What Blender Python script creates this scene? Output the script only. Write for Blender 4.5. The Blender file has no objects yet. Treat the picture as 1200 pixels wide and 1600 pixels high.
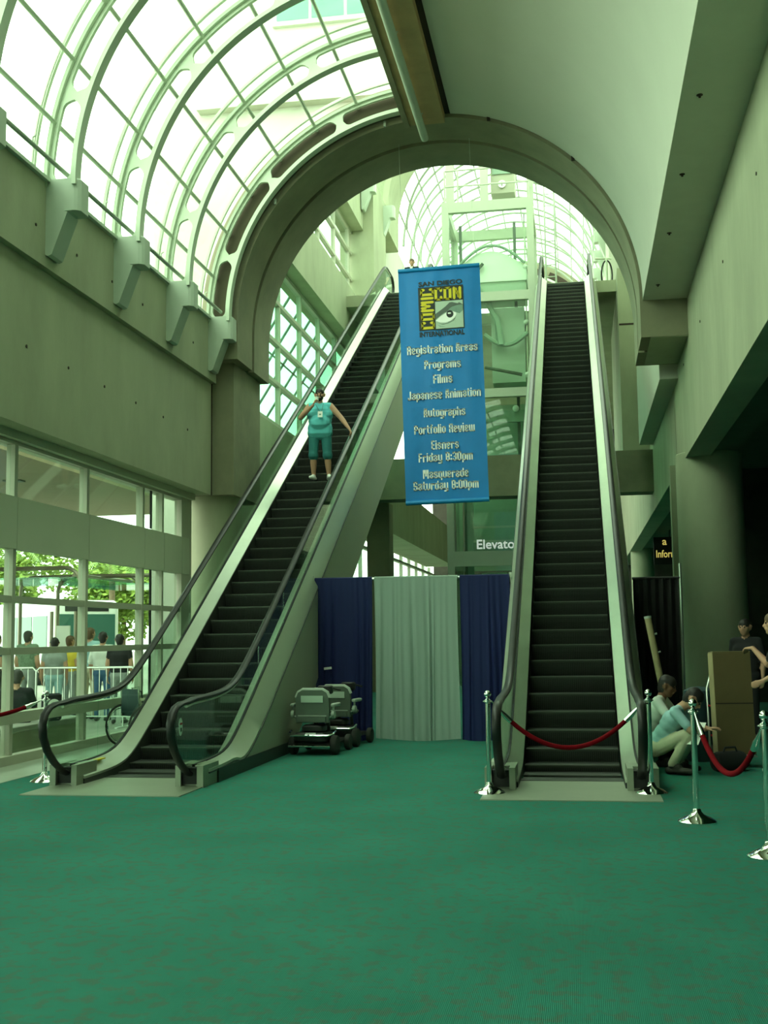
import bpy, bmesh, math, random
import numpy as np
from mathutils import Vector, Matrix
random.seed(7)
S = bpy.context.scene
COL = S.collection
PI = math.pi

# ------------------------------------------------------------------ camera
EYE = Vector((0.0, 0.0, 1.58))
FPX = 1820.0                                   # focal length for a 1200 x 1600 frame
def cam_axes():
    y = Vector((908 - 600, 800 - 990, -FPX)).normalized()      # the hall's axis seen by the camera
    d = Vector((877 - 600, 800 + 38, -FPX))                    # the escalators' slope seen by the camera
    z = (d - d.dot(y) * y).normalized()
    x = y.cross(z)
    return Matrix((x, y, z))
cd = bpy.data.cameras.new('camera')
cd.sensor_fit = 'VERTICAL'; cd.sensor_height = 32.0; cd.lens = FPX * 32.0 / 1600.0
cd.clip_start = 0.05; cd.clip_end = 500
co = bpy.data.objects.new('camera', cd); COL.objects.link(co)
co.matrix_world = Matrix.Translation(EYE) @ cam_axes().to_4x4()
S.camera = co

# ------------------------------------------------------------------ sky, exposure
W = bpy.data.worlds.new('overcast_sky'); S.world = W; W.use_nodes = True
bg = W.node_tree.nodes['Background']
bg.inputs[0].default_value = (0.82, 1.0, 0.765, 1)
bg.inputs[1].default_value = 5.7
S.view_settings.view_transform = 'Standard'
try: S.view_settings.look = 'None'
except Exception: pass
S.view_settings.gamma = 1.0
S.view_settings.use_curve_mapping = False
S.view_settings.exposure = 0.0
S.cycles.max_bounces = 10
S.cycles.diffuse_bounces = 6
S.cycles.transparent_max_bounces = 24
S.cycles.caustics_reflective = False
S.cycles.caustics_refractive = False
S.cycles.sample_clamp_indirect = 6.0

# ------------------------------------------------------------------ materials
M = {}
def mat(name, rgb, rough=0.6, metal=0.0, var=0.0, vscale=3.0, stretch=(1, 1, 1), bump=0.0, bscale=60.0,
        rgb2=None, spec=0.5, emit=0.0, detail=5.0):
    m = bpy.data.materials.new(name); m.use_nodes = True
    nt = m.node_tree; b = nt.nodes['Principled BSDF']
    b.inputs['Roughness'].default_value = rough
    b.inputs['Metallic'].default_value = metal
    b.inputs['Specular IOR Level'].default_value = spec
    b.inputs['Base Color'].default_value = (*rgb, 1)
    tc = nt.nodes.new('ShaderNodeTexCoord'); mp = nt.nodes.new('ShaderNodeMapping')
    mp.inputs['Scale'].default_value = stretch
    nt.links.new(tc.outputs['Object'], mp.inputs['Vector'])
    if var > 0 or rgb2 is not None:
        n = nt.nodes.new('ShaderNodeTexNoise'); n.inputs['Scale'].default_value = vscale
        n.inputs['Detail'].default_value = detail; n.inputs['Roughness'].default_value = 0.6
        nt.links.new(mp.outputs['Vector'], n.inputs['Vector'])
        r = nt.nodes.new('ShaderNodeValToRGB')
        lo = [max(0, c * (1 - var)) for c in rgb]; hi = [min(1, c * (1 + var)) for c in (rgb2 or rgb)]
        r.color_ramp.elements[0].position = 0.32; r.color_ramp.elements[0].color = (*lo, 1)
        r.color_ramp.elements[1].position = 0.68; r.color_ramp.elements[1].color = (*hi, 1)
        nt.links.new(n.outputs['Fac'], r.inputs['Fac'])
        nt.links.new(r.outputs['Color'], b.inputs['Base Color'])
    if bump > 0:
        n2 = nt.nodes.new('ShaderNodeTexNoise'); n2.inputs['Scale'].default_value = bscale
        nt.links.new(mp.outputs['Vector'], n2.inputs['Vector'])
        bp = nt.nodes.new('ShaderNodeBump'); bp.inputs['Strength'].default_value = bump
        bp.inputs['Distance'].default_value = 0.01
        nt.links.new(n2.outputs['Fac'], bp.inputs['Height'])
        nt.links.new(bp.outputs['Normal'], b.inputs['Normal'])
    if emit > 0:
        b.inputs['Emission Color'].default_value = (*rgb, 1); b.inputs['Emission Strength'].default_value = emit
    M[name] = m
    return m
def glass(name, tint, refl=1.0, rough=0.01):
    m = bpy.data.materials.new(name); m.use_nodes = True
    nt = m.node_tree; nt.nodes.clear()
    o = nt.nodes.new('ShaderNodeOutputMaterial'); mx = nt.nodes.new('ShaderNodeMixShader')
    t = nt.nodes.new('ShaderNodeBsdfTransparent'); g = nt.nodes.new('ShaderNodeBsdfGlossy')
    fr = nt.nodes.new('ShaderNodeLayerWeight'); fr.inputs['Blend'].default_value = 0.5
    pw = nt.nodes.new('ShaderNodeMath'); pw.operation = 'POWER'; pw.inputs[1].default_value = 5.0
    ml = nt.nodes.new('ShaderNodeMath'); ml.operation = 'MULTIPLY_ADD'; ml.inputs[1].default_value = 0.92 * refl; ml.inputs[2].default_value = 0.035 * refl
    nt.links.new(fr.outputs['Facing'], pw.inputs[0])
    t.inputs['Color'].default_value = (*tint, 1); g.inputs['Roughness'].default_value = rough
    nt.links.new(pw.outputs[0], ml.inputs[0]); nt.links.new(ml.outputs[0], mx.inputs[0])
    nt.links.new(t.outputs[0], mx.inputs[1]); nt.links.new(g.outputs[0], mx.inputs[2])
    nt.links.new(mx.outputs[0], o.inputs['Surface'])
    M[name] = m
    return m
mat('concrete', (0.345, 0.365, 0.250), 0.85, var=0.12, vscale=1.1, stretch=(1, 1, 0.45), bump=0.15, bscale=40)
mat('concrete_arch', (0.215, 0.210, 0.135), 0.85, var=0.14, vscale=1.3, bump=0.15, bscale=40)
mat('concrete_pale', (0.560, 0.570, 0.500), 0.85, var=0.08, vscale=0.5)
mat('plaster', (0.480, 0.495, 0.415), 0.8, var=0.03, vscale=0.7, bump=0.05)
mat('soffit', (0.540, 0.550, 0.460), 0.8, var=0.03)
mat('tan_panel', (0.416, 0.288, 0.136), 0.7, var=0.12, vscale=2)
mat('dark_gap', (0.035, 0.022, 0.014), 0.9)
mat('white_steel', (0.500, 0.570, 0.450), 0.45, var=0.03)
mat('frame_paint', (0.416, 0.416, 0.328), 0.5, var=0.03)
mat('panel_paint', (0.480, 0.510, 0.390), 0.55, var=0.03, vscale=1)
mat('bracket_paint', (0.416, 0.480, 0.392), 0.5, var=0.03)
mat('tile', (0.368, 0.416, 0.336), 0.35, var=0.05, vscale=2)
mat('pavement', (0.320, 0.312, 0.272), 0.9, var=0.1, vscale=0.6)
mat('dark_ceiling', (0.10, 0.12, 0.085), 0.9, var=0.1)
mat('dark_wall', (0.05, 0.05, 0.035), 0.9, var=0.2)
mat('steel', (0.539, 0.592, 0.479), 0.36, metal=0.6, var=0.06, vscale=3, stretch=(1, 0.2, 1))
mat('steel_panel', (0.464, 0.512, 0.408), 0.42, metal=0.35, var=0.04, vscale=1)
mat('plate', (0.296, 0.331, 0.252), 0.45, metal=0.3, var=0.05, vscale=2)
mat('cladding', (0.400, 0.420, 0.330), 0.5, var=0.03, vscale=0.6)
mat('kick', (0.03, 0.035, 0.03), 0.5)
mat('rubber', (0.010, 0.010, 0.010), 0.40, spec=0.35)
mat('black', (0.008, 0.008, 0.008), 0.6)
mat('step_metal', (0.030, 0.034, 0.028), 0.55, metal=0.2, var=0.15, vscale=4)
mat('step_groove', (0.012, 0.013, 0.012), 0.7)
mat('step_edge', (0.085, 0.096, 0.08), 0.45, metal=0.3)
mat('chrome', (0.82, 0.84, 0.82), 0.06, metal=1.0)
mat('velvet', (0.15, 0.001, 0.005), 0.85, var=0.15, vscale=20, spec=0.1)
mat('banner', (0.001, 0.20, 0.58), 0.55, var=0.06, vscale=2)
mat('banner_hem', (0.004, 0.24, 0.60), 0.5)
mat('ink_black', (0.012, 0.018, 0.016), 0.6)
mat('ink_yellow', (0.72, 0.58, 0.02), 0.6)
mat('ink_white', (0.95, 0.97, 0.93), 0.6)
mat('ink_pale', (0.47, 0.58, 0.48), 0.6)
mat('ink_grey', (0.10, 0.13, 0.11), 0.6)
mat('ink_mid', (0.20, 0.31, 0.25), 0.6)
mat('drape_blue', (0.004, 0.010, 0.085), 0.8, var=0.08, vscale=3, stretch=(6, 6, 0.4))
mat('drape_grey', (0.30, 0.385, 0.345), 0.8, var=0.04, vscale=3, stretch=(6, 6, 0.4))
mat('drape_black', (0.006, 0.006, 0.006), 0.9)
mat('aluminium', (0.66, 0.68, 0.64), 0.3, metal=0.9)
mat('elev_white', (0.480, 0.528, 0.424), 0.5, var=0.02)
mat('elev_dark', (0.09, 0.13, 0.10), 0.4)
mat('teal_metal', (0.28, 0.40, 0.31), 0.5, var=0.05)
mat('skin', (0.50, 0.27, 0.17), 0.6, var=0.05, vscale=8)
mat('skin_dark', (0.20, 0.09, 0.05), 0.6, var=0.05, vscale=8)
mat('hair_black', (0.012, 0.009, 0.008), 0.6)
mat('hair_brown', (0.10, 0.055, 0.025), 0.6)
mat('hair_grey', (0.30, 0.26, 0.20), 0.6)
mat('teal_cloth', (0.130, 0.560, 0.620), 0.85, var=0.08, vscale=6)
mat('teal_dark_cloth', (0.026, 0.180, 0.180), 0.85, var=0.12, vscale=8)
mat('lightblue_cloth', (0.33, 0.52, 0.56), 0.85, var=0.08, vscale=8)
mat('khaki', (0.55, 0.50, 0.36), 0.85, var=0.08, vscale=8)
mat('black_cloth', (0.014, 0.014, 0.016), 0.9)
mat('denim', (0.05, 0.12, 0.24), 0.85, var=0.12, vscale=10)
mat('white_cloth', (0.76, 0.78, 0.74), 0.8, var=0.04, vscale=8)
mat('yellow_cloth', (0.75, 0.55, 0.06), 0.8, var=0.05, vscale=8)
mat('green_cloth', (0.16, 0.24, 0.16), 0.85, var=0.3, vscale=25)
mat('grey_cloth', (0.30, 0.33, 0.32), 0.85, var=0.1, vscale=8)
mat('shoe_white', (0.78, 0.80, 0.76), 0.55)
mat('shoe_dark', (0.03, 0.025, 0.02), 0.6)
mat('paper', (0.85, 0.86, 0.82), 0.7)
mat('cardboard', (0.12, 0.085, 0.035), 0.85, var=0.08, vscale=3)
mat('cardboard_edge', (0.34, 0.28, 0.15), 0.85, var=0.08, vscale=3)
mat('scooter_grey', (0.100, 0.131, 0.100), 0.55, var=0.06, vscale=6)
mat('scooter_light', (0.36, 0.42, 0.36), 0.5)
mat('dark_plastic', (0.012, 0.013, 0.012), 0.45)
mat('tyre', (0.03, 0.032, 0.028), 0.8)
mat('hub', (0.22, 0.19, 0.10), 0.6)
mat('red_print', (0.55, 0.03, 0.04), 0.5)
mat('yellow_print', (0.80, 0.62, 0.02), 0.5)
mat('sign_yellow', (0.95, 0.72, 0.18), 0.5, emit=0.55)
mat('leaf', (0.10, 0.20, 0.025), 0.7, var=0.2, vscale=3, rgb2=(0.26, 0.33, 0.05))
mat('palm_leaf', (0.10, 0.22, 0.03), 0.6, var=0.2, vscale=3, rgb2=(0.24, 0.34, 0.07))
mat('bark', (0.20, 0.14, 0.09), 0.9, var=0.2, vscale=12)
mat('bus_white', (0.74, 0.74, 0.72), 0.35)
mat('bus_glass', (0.03, 0.10, 0.085), 0.12)
mat('orange_paint', (0.80, 0.24, 0.03), 0.4)
mat('pole_brown', (0.24, 0.20, 0.15), 0.35, metal=0.6)
mat('canopy_beige', (0.33, 0.26, 0.19), 0.8, var=0.05)
mat('navy', (0.02, 0.05, 0.06), 0.6)
glass('roof_glass', (0.93, 0.98, 0.93), 0.5)
glass('window_glass', (0.88, 0.97, 0.91), 0.7)
glass('rail_glass', (0.87, 0.97, 0.91), 0.8)
glass('teal_glass', (0.70, 0.95, 0.85), 0.8)
mat('sign_white_glow', (0.85, 0.9, 0.85), 0.5, emit=0.5)  # glow added to lift the dim Elevator lettering
mat('rib_steel', (0.278, 0.331, 0.252), 0.5, var=0.03)
mat('slot_shade', (0.07, 0.062, 0.035), 0.9)
mat('groove_shade', (0.10, 0.085, 0.05), 0.9)  # recess shade of the arch groove put into a darker brown
glass('elev_glass', (0.93, 0.985, 0.94), 1.0)

def carpet():
    m = bpy.data.materials.new('carpet'); m.use_nodes = True
    nt = m.node_tree; b = nt.nodes['Principled BSDF']; L = nt.links.new
    b.inputs['Roughness'].default_value = 0.95; b.inputs['Specular IOR Level'].default_value = 0.15
    tc = nt.nodes.new('ShaderNodeTexCoord')
    mp = nt.nodes.new('ShaderNodeMapping'); mp.inputs['Scale'].default_value = (1.0, 0.95, 1.0)
    L(tc.outputs['Object'], mp.inputs['Vector'])
    fl = nt.nodes.new('ShaderNodeTexNoise'); fl.inputs['Scale'].default_value = 12.0
    fl.inputs['Detail'].default_value = 6.0; fl.inputs['Roughness'].default_value = 0.55
    L(mp.outputs['Vector'], fl.inputs['Vector'])
    r = nt.nodes.new('ShaderNodeValToRGB')
    r.color_ramp.elements[0].position = 0.50; r.color_ramp.elements[0].color = (0, 0, 0, 1)
    r.color_ramp.elements[1].position = 0.60; r.color_ramp.elements[1].color = (1, 1, 1, 1)
    L(fl.outputs['Fac'], r.inputs['Fac'])
    big = nt.nodes.new('ShaderNodeTexNoise'); big.inputs['Scale'].default_value = 0.9; big.inputs['Detail'].default_value = 4
    L(tc.outputs['Object'], big.inputs['Vector'])
    gr = nt.nodes.new('ShaderNodeValToRGB')
    gr.color_ramp.elements[0].position = 0.3; gr.color_ramp.elements[0].color = (0.022, 0.165, 0.122, 1)
    gr.color_ramp.elements[1].position = 0.7; gr.color_ramp.elements[1].color = (0.030, 0.205, 0.155, 1)
    L(big.outputs['Fac'], gr.inputs['Fac'])
    wv = nt.nodes.new('ShaderNodeTexWave'); wv.wave_type = 'BANDS'; wv.bands_direction = 'X'
    wv.inputs['Scale'].default_value = 38.0; wv.inputs['Distortion'].default_value = 1.2
    wv.inputs['Detail'].default_value = 2.0
    L(tc.outputs['Object'], wv.inputs['Vector'])
    mul = nt.nodes.new('ShaderNodeMath'); mul.operation = 'MULTIPLY'
    L(r.outputs['Color'], mul.inputs[0]); L(wv.outputs['Fac'], mul.inputs[1])
    mx = nt.nodes.new('ShaderNodeMix'); mx.data_type = 'RGBA'
    mx.inputs['B'].default_value = (0.105, 0.10, 0.070, 1)
    sc = nt.nodes.new('ShaderNodeMath'); sc.operation = 'MULTIPLY'; sc.inputs[1].default_value = 0.85
    L(mul.outputs[0], sc.inputs[0]); L(sc.outputs[0], mx.inputs['Factor']); L(gr.outputs['Color'], mx.inputs['A'])
    mx2 = nt.nodes.new('ShaderNodeMix'); mx2.data_type = 'RGBA'; mx2.blend_type = 'MULTIPLY'
    L(mx.outputs['Result'], mx2.inputs['A'])
    rr = nt.nodes.new('ShaderNodeMapRange'); rr.inputs['To Min'].default_value = 0.86; rr.inputs['To Max'].default_value = 1.06
    L(wv.outputs['Fac'], rr.inputs['Value']); L(rr.outputs['Result'], mx2.inputs['B']); mx2.inputs['Factor'].default_value = 1.0
    L(mx2.outputs['Result'], b.inputs['Base Color'])
    bp = nt.nodes.new('ShaderNodeBump'); bp.inputs['Strength'].default_value = 0.4; bp.inputs['Distance'].default_value = 0.004
    L(wv.outputs['Fac'], bp.inputs['Height']); L(bp.outputs['Normal'], b.inputs['Normal'])
    M['carpet'] = m
carpet()

# ------------------------------------------------------------------ mesh builder
class MB:
    def __init__(s): s.v = []; s.f = []; s.mi = []
    def add(s, vs, fs, mi=0):
        k = len(s.v); s.v += [tuple(p) for p in vs]
        s.f += [tuple(i + k for i in f) for f in fs]; s.mi += [mi] * len(fs)
        return s
    def box(s, x0, x1, y0, y1, z0, z1, mi=0):
        vs = [(x0, y0, z0), (x1, y0, z0), (x1, y1, z0), (x0, y1, z0), (x0, y0, z1), (x1, y0, z1), (x1, y1, z1), (x0, y1, z1)]
        return s.add(vs, [(0, 3, 2, 1), (4, 5, 6, 7), (0, 1, 5, 4), (1, 2, 6, 5), (2, 3, 7, 6), (3, 0, 4, 7)], mi)
    def rbox(s, x0, x1, y0, y1, z0, z1, r=0.03, n=3, mi=0):
        # box with its four vertical edges rounded and its top and bottom edges chamfered
        pts = []
        for cx, cy, a0 in ((x1 - r, y1 - r, 0), (x0 + r, y1 - r, 90), (x0 + r, y0 + r, 180), (x1 - r, y0 + r, 270)):
            for i in range(n + 1):
                a = math.radians(a0 + 90 * i / n); pts.append((cx + r * math.cos(a), cy + r * math.sin(a)))
        c = r * 0.5; mx, my = (x0 + x1) / 2, (y0 + y1) / 2
        def sh(p): return (p[0] - math.copysign(min(c, abs(p[0] - mx)), p[0] - mx), p[1] - math.copysign(min(c, abs(p[1] - my)), p[1] - my))
        rows = [[(*sh(p), z0) for p in pts], [(*p, z0 + c) for p in pts], [(*p, z1 - c) for p in pts], [(*sh(p), z1) for p in pts]]
        m = len(pts); vs = [p for r_ in rows for p in r_]; fs = []
        for k in range(3):
            for i in range(m): fs.append((k * m + i, k * m + (i + 1) % m, (k + 1) * m + (i + 1) % m, (k + 1) * m + i))
        fs.append(tuple(range(m - 1, -1, -1))); fs.append(tuple(range(3 * m, 4 * m)))
        return s.add(vs, fs, mi)
    def prism(s, poly, axis, a, b, mi=0):
        # poly: 2D points; axis 'x': (y,z), 'y': (x,z), 'z': (x,y); extruded from a to b
        def P(p, t): return (t, p[0], p[1]) if axis == 'x' else ((p[0], t, p[1]) if axis == 'y' else (p[0], p[1], t))
        n = len(poly); vs = [P(p, a) for p in poly] + [P(p, b) for p in poly]
        fs = [tuple(range(n)), tuple(range(2 * n - 1, n - 1, -1))] + [(i, i + n, (i + 1) % n + n, (i + 1) % n) for i in range(n)]
        return s.add(vs, fs, mi)
    def tube(s, path, r, n=8, closed=False, mi=0, sx=1.0, sy=1.0, up=(0, 0, 1)):
        path = [Vector(p) for p in path]; m = len(path)
        rs = r if isinstance(r, (list, tuple)) else [r] * m
        tang = []
        for i in range(m):
            a = path[(i - 1) % m] if (closed or i > 0) else path[i]
            b = path[(i + 1) % m] if (closed or i < m - 1) else path[i]
            t = (b - a); tang.append(t.normalized() if t.length > 1e-9 else Vector((0, 0, 1)))
        u = Vector(up); 
        if abs(u.dot(tang[0])) > 0.95: u = Vector((1, 0, 0))
        vs = []
        x = (u - u.dot(tang[0]) * tang[0]).normalized()
        for i in range(m):
            t = tang[i]; x = (x - x.dot(t) * t)
            x = x.normalized() if x.length > 1e-6 else t.orthogonal().normalized()
            y = t.cross(x)
            for k in range(n):
                a = 2 * PI * k / n
                vs.append(path[i] + rs[i] * (math.cos(a) * sx * x + math.sin(a) * sy * y))
        fs = []
        for i in range(m if closed else m - 1):
            j = (i + 1) % m
            for k in range(n): fs.append((i * n + k, i * n + (k + 1) % n, j * n + (k + 1) % n, j * n + k))
        if not closed:
            fs.append(tuple(range(n - 1, -1, -1))); fs.append(tuple((m - 1) * n + k for k in range(n)))
        return s.add(vs, fs, mi)
    def lathe(s, prof, c=(0, 0, 0), n=20, axis='z', mi=0):
        vs = []; fs = []; m = len(prof)
        for i, (r, h) in enumerate(prof):
            for k in range(n):
                a = 2 * PI * k / n; p = (r * math.cos(a), r * math.sin(a), h)
                if axis == 'x': p = (p[2], p[0], p[1])
                elif axis == 'y': p = (p[1], p[2], p[0])
                vs.append((p[0] + c[0], p[1] + c[1], p[2] + c[2]))
        for i in range(m - 1):
            for k in range(n): fs.append((i * n + k, i * n + (k + 1) % n, (i + 1) * n + (k + 1) % n, (i + 1) * n + k))
        fs.append(tuple(range(n - 1, -1, -1))); fs.append(tuple((m - 1) * n + k for k in range(n)))
        return s.add(vs, fs, mi)
    def ball(s, c, r, n=12, sz=1.0, mi=0):
        k = max(5, n // 2 + 1)
        prof = [(max(1e-4, r * math.sin(PI * i / k)), -r * sz * math.cos(PI * i / k)) for i in range(k + 1)]
        return s.lathe(prof, c, n, 'z', mi)
    def strip(s, A, B, mi=0):
        # a sheet between two polylines
        n = len(A); return s.add(list(A) + list(B), [(i, i + 1, n + i + 1, n + i) for i in range(n - 1)], mi)
    def slab(s, A, B, C, D, mi=0):
        # a solid swept along polylines A-B-C-D (the four corners of its section)
        n = len(A); vs = list(A) + list(B) + list(C) + list(D); fs = []
        for q in range(4):
            a, b = q * n, ((q + 1) % 4) * n
            for i in range(n - 1): fs.append((a + i, a + i + 1, b + i + 1, b + i))
        fs.append((0, n, 2 * n, 3 * n)); fs.append((n - 1, 4 * n - 1, 3 * n - 1, 2 * n - 1))
        return s.add(vs, fs, mi)
    def mesh(s, name, mats, smooth=False):
        me = bpy.data.meshes.new(name); me.from_pydata(s.v, [], s.f)
        for m in (mats if isinstance(mats, (list, tuple)) else [mats]): me.materials.append(M[m])
        me.polygons.foreach_set('material_index', s.mi)
        bm = bmesh.new(); bm.from_mesh(me); bmesh.ops.recalc_face_normals(bm, faces=bm.faces); bm.to_mesh(me); bm.free()
        if smooth:
            me.polygons.foreach_set('use_smooth', [True] * len(me.polygons))
            try: me.set_sharp_from_angle(angle=math.radians(38))
            except Exception: pass
        me.update()
        return me
    def build(s, name, mats, parent=None, smooth=False, loc=None):
        return link(name, s.mesh(name, mats, smooth), parent, loc)
def link(name, me, parent=None, loc=None, rot=None):
    o = bpy.data.objects.new(name, me); COL.objects.link(o)
    if parent: o.parent = parent
    if loc: o.location = loc
    if rot: o.rotation_euler = rot
    return o
def tag(o, label=None, cat=None, group=None, kind=None):
    if label: o['label'] = label
    if cat: o['category'] = cat
    if group: o['group'] = group
    if kind: o['kind'] = kind
    return o
def thing(name, label, cat, loc=(0, 0, 0), rotz=0.0, group=None):
    o = bpy.data.objects.new(name, None); COL.objects.link(o)
    o.empty_display_size = 0.1
    o.location = loc; o.rotation_euler = (0, 0, rotz)
    return tag(o, label, cat, group)
def struct(o): o['kind'] = 'structure'; return o
def sempty(name, loc=(0, 0, 0)):
    o = bpy.data.objects.new(name, None); COL.objects.link(o); o.location = loc; o.empty_display_size = 0.1
    return struct(o)
def dup(root, loc=None, rotz=None, label=None, parent=None):
    r = root.copy(); COL.objects.link(r)
    if parent is not None: r.parent = parent
    if loc is not None: r.location = loc
    if rotz is not None: r.rotation_euler = (0, 0, rotz)
    if label: r['label'] = label
    for ch in [c for c in bpy.data.objects if c.parent == root]: dup(ch, parent=r)
    return r
def text_mb(txt, width, cap, bold=0.0, depth=0.004):
    # flat lettering in the x-z plane, facing -y, centred on x, baseline at z = 0
    cu = bpy.data.curves.new('t', 'FONT'); cu.body = txt; cu.size = 1.0; cu.offset = bold; cu.resolution_u = 3
    o = bpy.data.objects.new('t', cu); COL.objects.link(o)
    me = bpy.data.meshes.new_from_object(o.evaluated_get(bpy.context.evaluated_depsgraph_get()))
    vs = [v.co.copy() for v in me.vertices]; fs = [tuple(p.vertices) for p in me.polygons]
    bpy.data.objects.remove(o); bpy.data.curves.remove(cu); bpy.data.meshes.remove(me)
    x0 = min(v.x for v in vs); x1 = max(v.x for v in vs)
    sx = width / (x1 - x0); sz = cap / 0.70; k = len(vs)
    b = MB()
    b.add([((v.x - x0) * sx - width / 2, 0, v.y * sz) for v in vs], fs)
    return b
GLY = {}
def _g():
    s, t, X = 2.05, 1.4, 3.95
    v = lambda x, a, b, w=s: (x, a, x + w, b)
    h = lambda y, a=0.0, b=6.0, k=t: (a, y, b, y + k)
    T = h(6.1); Bt = h(0)
    G = {'R': (6, [v(0, 0, 10), h(8.5), v(X, 5.2, 10), h(4.2, 0, 5.6), v(X, 0, 4.7)]), 'e': (6, [v(0, 0, 7.6), T, v(X, 3, 7.6), h(3), Bt, v(X, 0, 2)]),
         'g': (6, [v(0, 0, 7.6), T, v(X, -2.4, 7.6), Bt, h(-2.4)]), 'i': (s, [v(0, 0, 7.6), v(0, 8.4, 10)]), 's': (6, [T, v(0, 3.2, 7.6), h(3.1), v(X, 0, 4.4), Bt, v(X, 5.2, 7.6), v(0, 0, 2.3)]),
         't': (4.2, [v(0.7, 0, 9.6), h(6.1, 0, 4.2), h(0, 0.7, 4.2)]), 'r': (4.8, [v(0, 0, 7.6), h(6.1, 0, 4.8), v(2.7, 5, 7.6, 2.1)]), 'a': (6, [T, v(X, 0, 7.6), v(0, 5.2, 7.6), h(3.2), v(0, 0, 4.6), Bt]),
         'o': (6, [v(0, 0, 7.6), v(X, 0, 7.6), T, Bt]), 'n': (6, [v(0, 0, 7.6), v(X, 0, 7.6), T]), 'm': (9, [v(0, 0, 7.6), v(3.35, 0, 7.6), v(6.7, 0, 7.6), h(6.1, 0, 9)]),
         'A': (6.2, [v(0, 0, 7.5), v(3.9, 0, 7.5), (0.7, 5.5, 2.9, 10), (3.3, 5.5, 5.5, 10), h(8.4, 1, 5.2), h(2.6, 0, 6)]), 'P': (6, [v(0, 0, 10), h(8.5), v(X, 4, 10), h(4)]), 'F': (5.4, [v(0, 0, 10), h(8.5, 0, 5.4), h(4.4, 0, 4.8)]),
         'l': (s, [v(0, 0, 10)]), 'J': (5.6, [v(3.3, 0, 10), h(0, 0, 5.6), v(0, 0, 3)]), 'p': (6, [v(0, -2.4, 7.6), v(X, 0, 7.6), T, Bt]), 'u': (6, [v(0, 0, 7.6), v(X, 0, 7.6), Bt]), 'h': (6, [v(0, 0, 10), v(X, 0, 7.6), T]),
         'f': (4.4, [v(0.7, 0, 10), h(8.6, 0.7, 4.4, 1.4), h(6.1, 0, 4.2)]), 'v': (6, [v(0, 2.4, 7.6), v(X, 2.4, 7.6), (0.6, 1, 2.8, 4), (3.2, 1, 5.4, 4), h(0, 1.2, 4.8, 2.4)]), 'w': (9, [v(0, 0, 7.6), v(3.35, 0, 7.6), v(6.7, 0, 7.6), h(0, 0, 9)]),
         'E': (5.4, [v(0, 0, 10), h(8.5, 0, 5.4), h(4.3, 0, 4.9), h(0, 0, 5.4)]), 'y': (6, [v(0, 0, 7.6), v(X, -2.4, 7.6), Bt, h(-2.4)]), 'd': (6, [v(X, 0, 10), v(0, 0, 7.6), T, Bt]), 'q': (6, [v(X, -2.4, 7.6), v(0, 0, 7.6), T, Bt]),
         '8': (6, [v(0, 0, 4.4), v(X, 0, 4.4), v(0, 5.4, 10), v(X, 5.4, 10), h(8.5), h(4.2), h(0)]), '3': (6, [v(X, 0, 10), h(8.5), h(4.2, 1.6, 6), h(0), v(0, 0, 2.6), v(0, 7.4, 10)]), '0': (6, [v(0, 0, 10), v(X, 0, 10), h(8.5), h(0)]),
         ':': (2.2, [(0, 1, 2.2, 3.2), (0, 5, 2.2, 7.2)]), 'M': (9, [v(0, 0, 10), v(6.7, 0, 10), (2.2, 5.5, 4.2, 10), (4.8, 5.5, 6.8, 10), (3.4, 2.5, 5.6, 7)]), 'S': (6, [h(8.5), v(0, 4.8, 10), h(4.2), v(X, 0, 5.7), h(0), v(X, 7, 10), v(0, 0, 3)]),
         'C': (6, [v(0, 0, 10), h(8.5), h(0), v(X, 0, 3.6), v(X, 6.4, 10)]), 'O': (6, [v(0, 0, 10), v(X, 0, 10), h(8.5), h(0)]), 'N': (6.8, [v(0, 0, 10), v(4.5, 0, 10), (1.8, 5.2, 3.4, 9.4), (2.6, 3.4, 4.2, 7.2), (3.4, 1.0, 5.0, 5.2)]), 'I': (s, [v(0, 0, 10)]), ' ': (3.2, [])}
    GLY.update(G)
_g()
def block_mb(txt, width, cap, c=0.45):
    # heavy condensed lettering from plain strokes with clipped corners; x-z plane, centred, baseline at z = 0
    x = 0.0; R = []
    for ch in txt:
        w_, rs = GLY[ch]; R += [(a + x, b, d + x, e) for a, b, d, e in rs]; x += w_ + 0.95
    x -= 0.95; kx, kz = width / x, cap / 10.0; b = MB()
    for x0, z0, x1, z1 in R:
        P_ = [(x0 + c, z0), (x1 - c, z0), (x1, z0 + c), (x1, z1 - c), (x1 - c, z1), (x0 + c, z1), (x0, z1 - c), (x0, z0 + c)]
        b.add([(p[0] * kx - width / 2, 0, p[1] * kz) for p in P_], [tuple(range(8))])
    return b
def arc(cx, cz, r, a0, a1, n):
    # angle 0 points to -x (left), 90 up, 180 to +x
    return [(cx - r * math.cos(math.radians(a0 + (a1 - a0) * i / n)), cz + r * math.sin(math.radians(a0 + (a1 - a0) * i / n))) for i in range(n + 1)]
# ================================================================== the setting
CX, CZ = -2.55, 7.58            # axis of the barrel vault and of the arch
BAY = 2.27
YF, YB = -9.4, 60.0
# ---- floor
struct(MB().box(-6.43, 12.0, -10, 60, -0.3, 0.0).build('floor', 'carpet'))
struct(MB().box(-7.45, -6.43, -10, 60, -0.3, 0.004).build('floor_tile_strip', 'tile'))
struct(MB().box(-90, -7.45, -40, 140, -0.4, -0.02).build('ground', 'pavement'))
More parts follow.
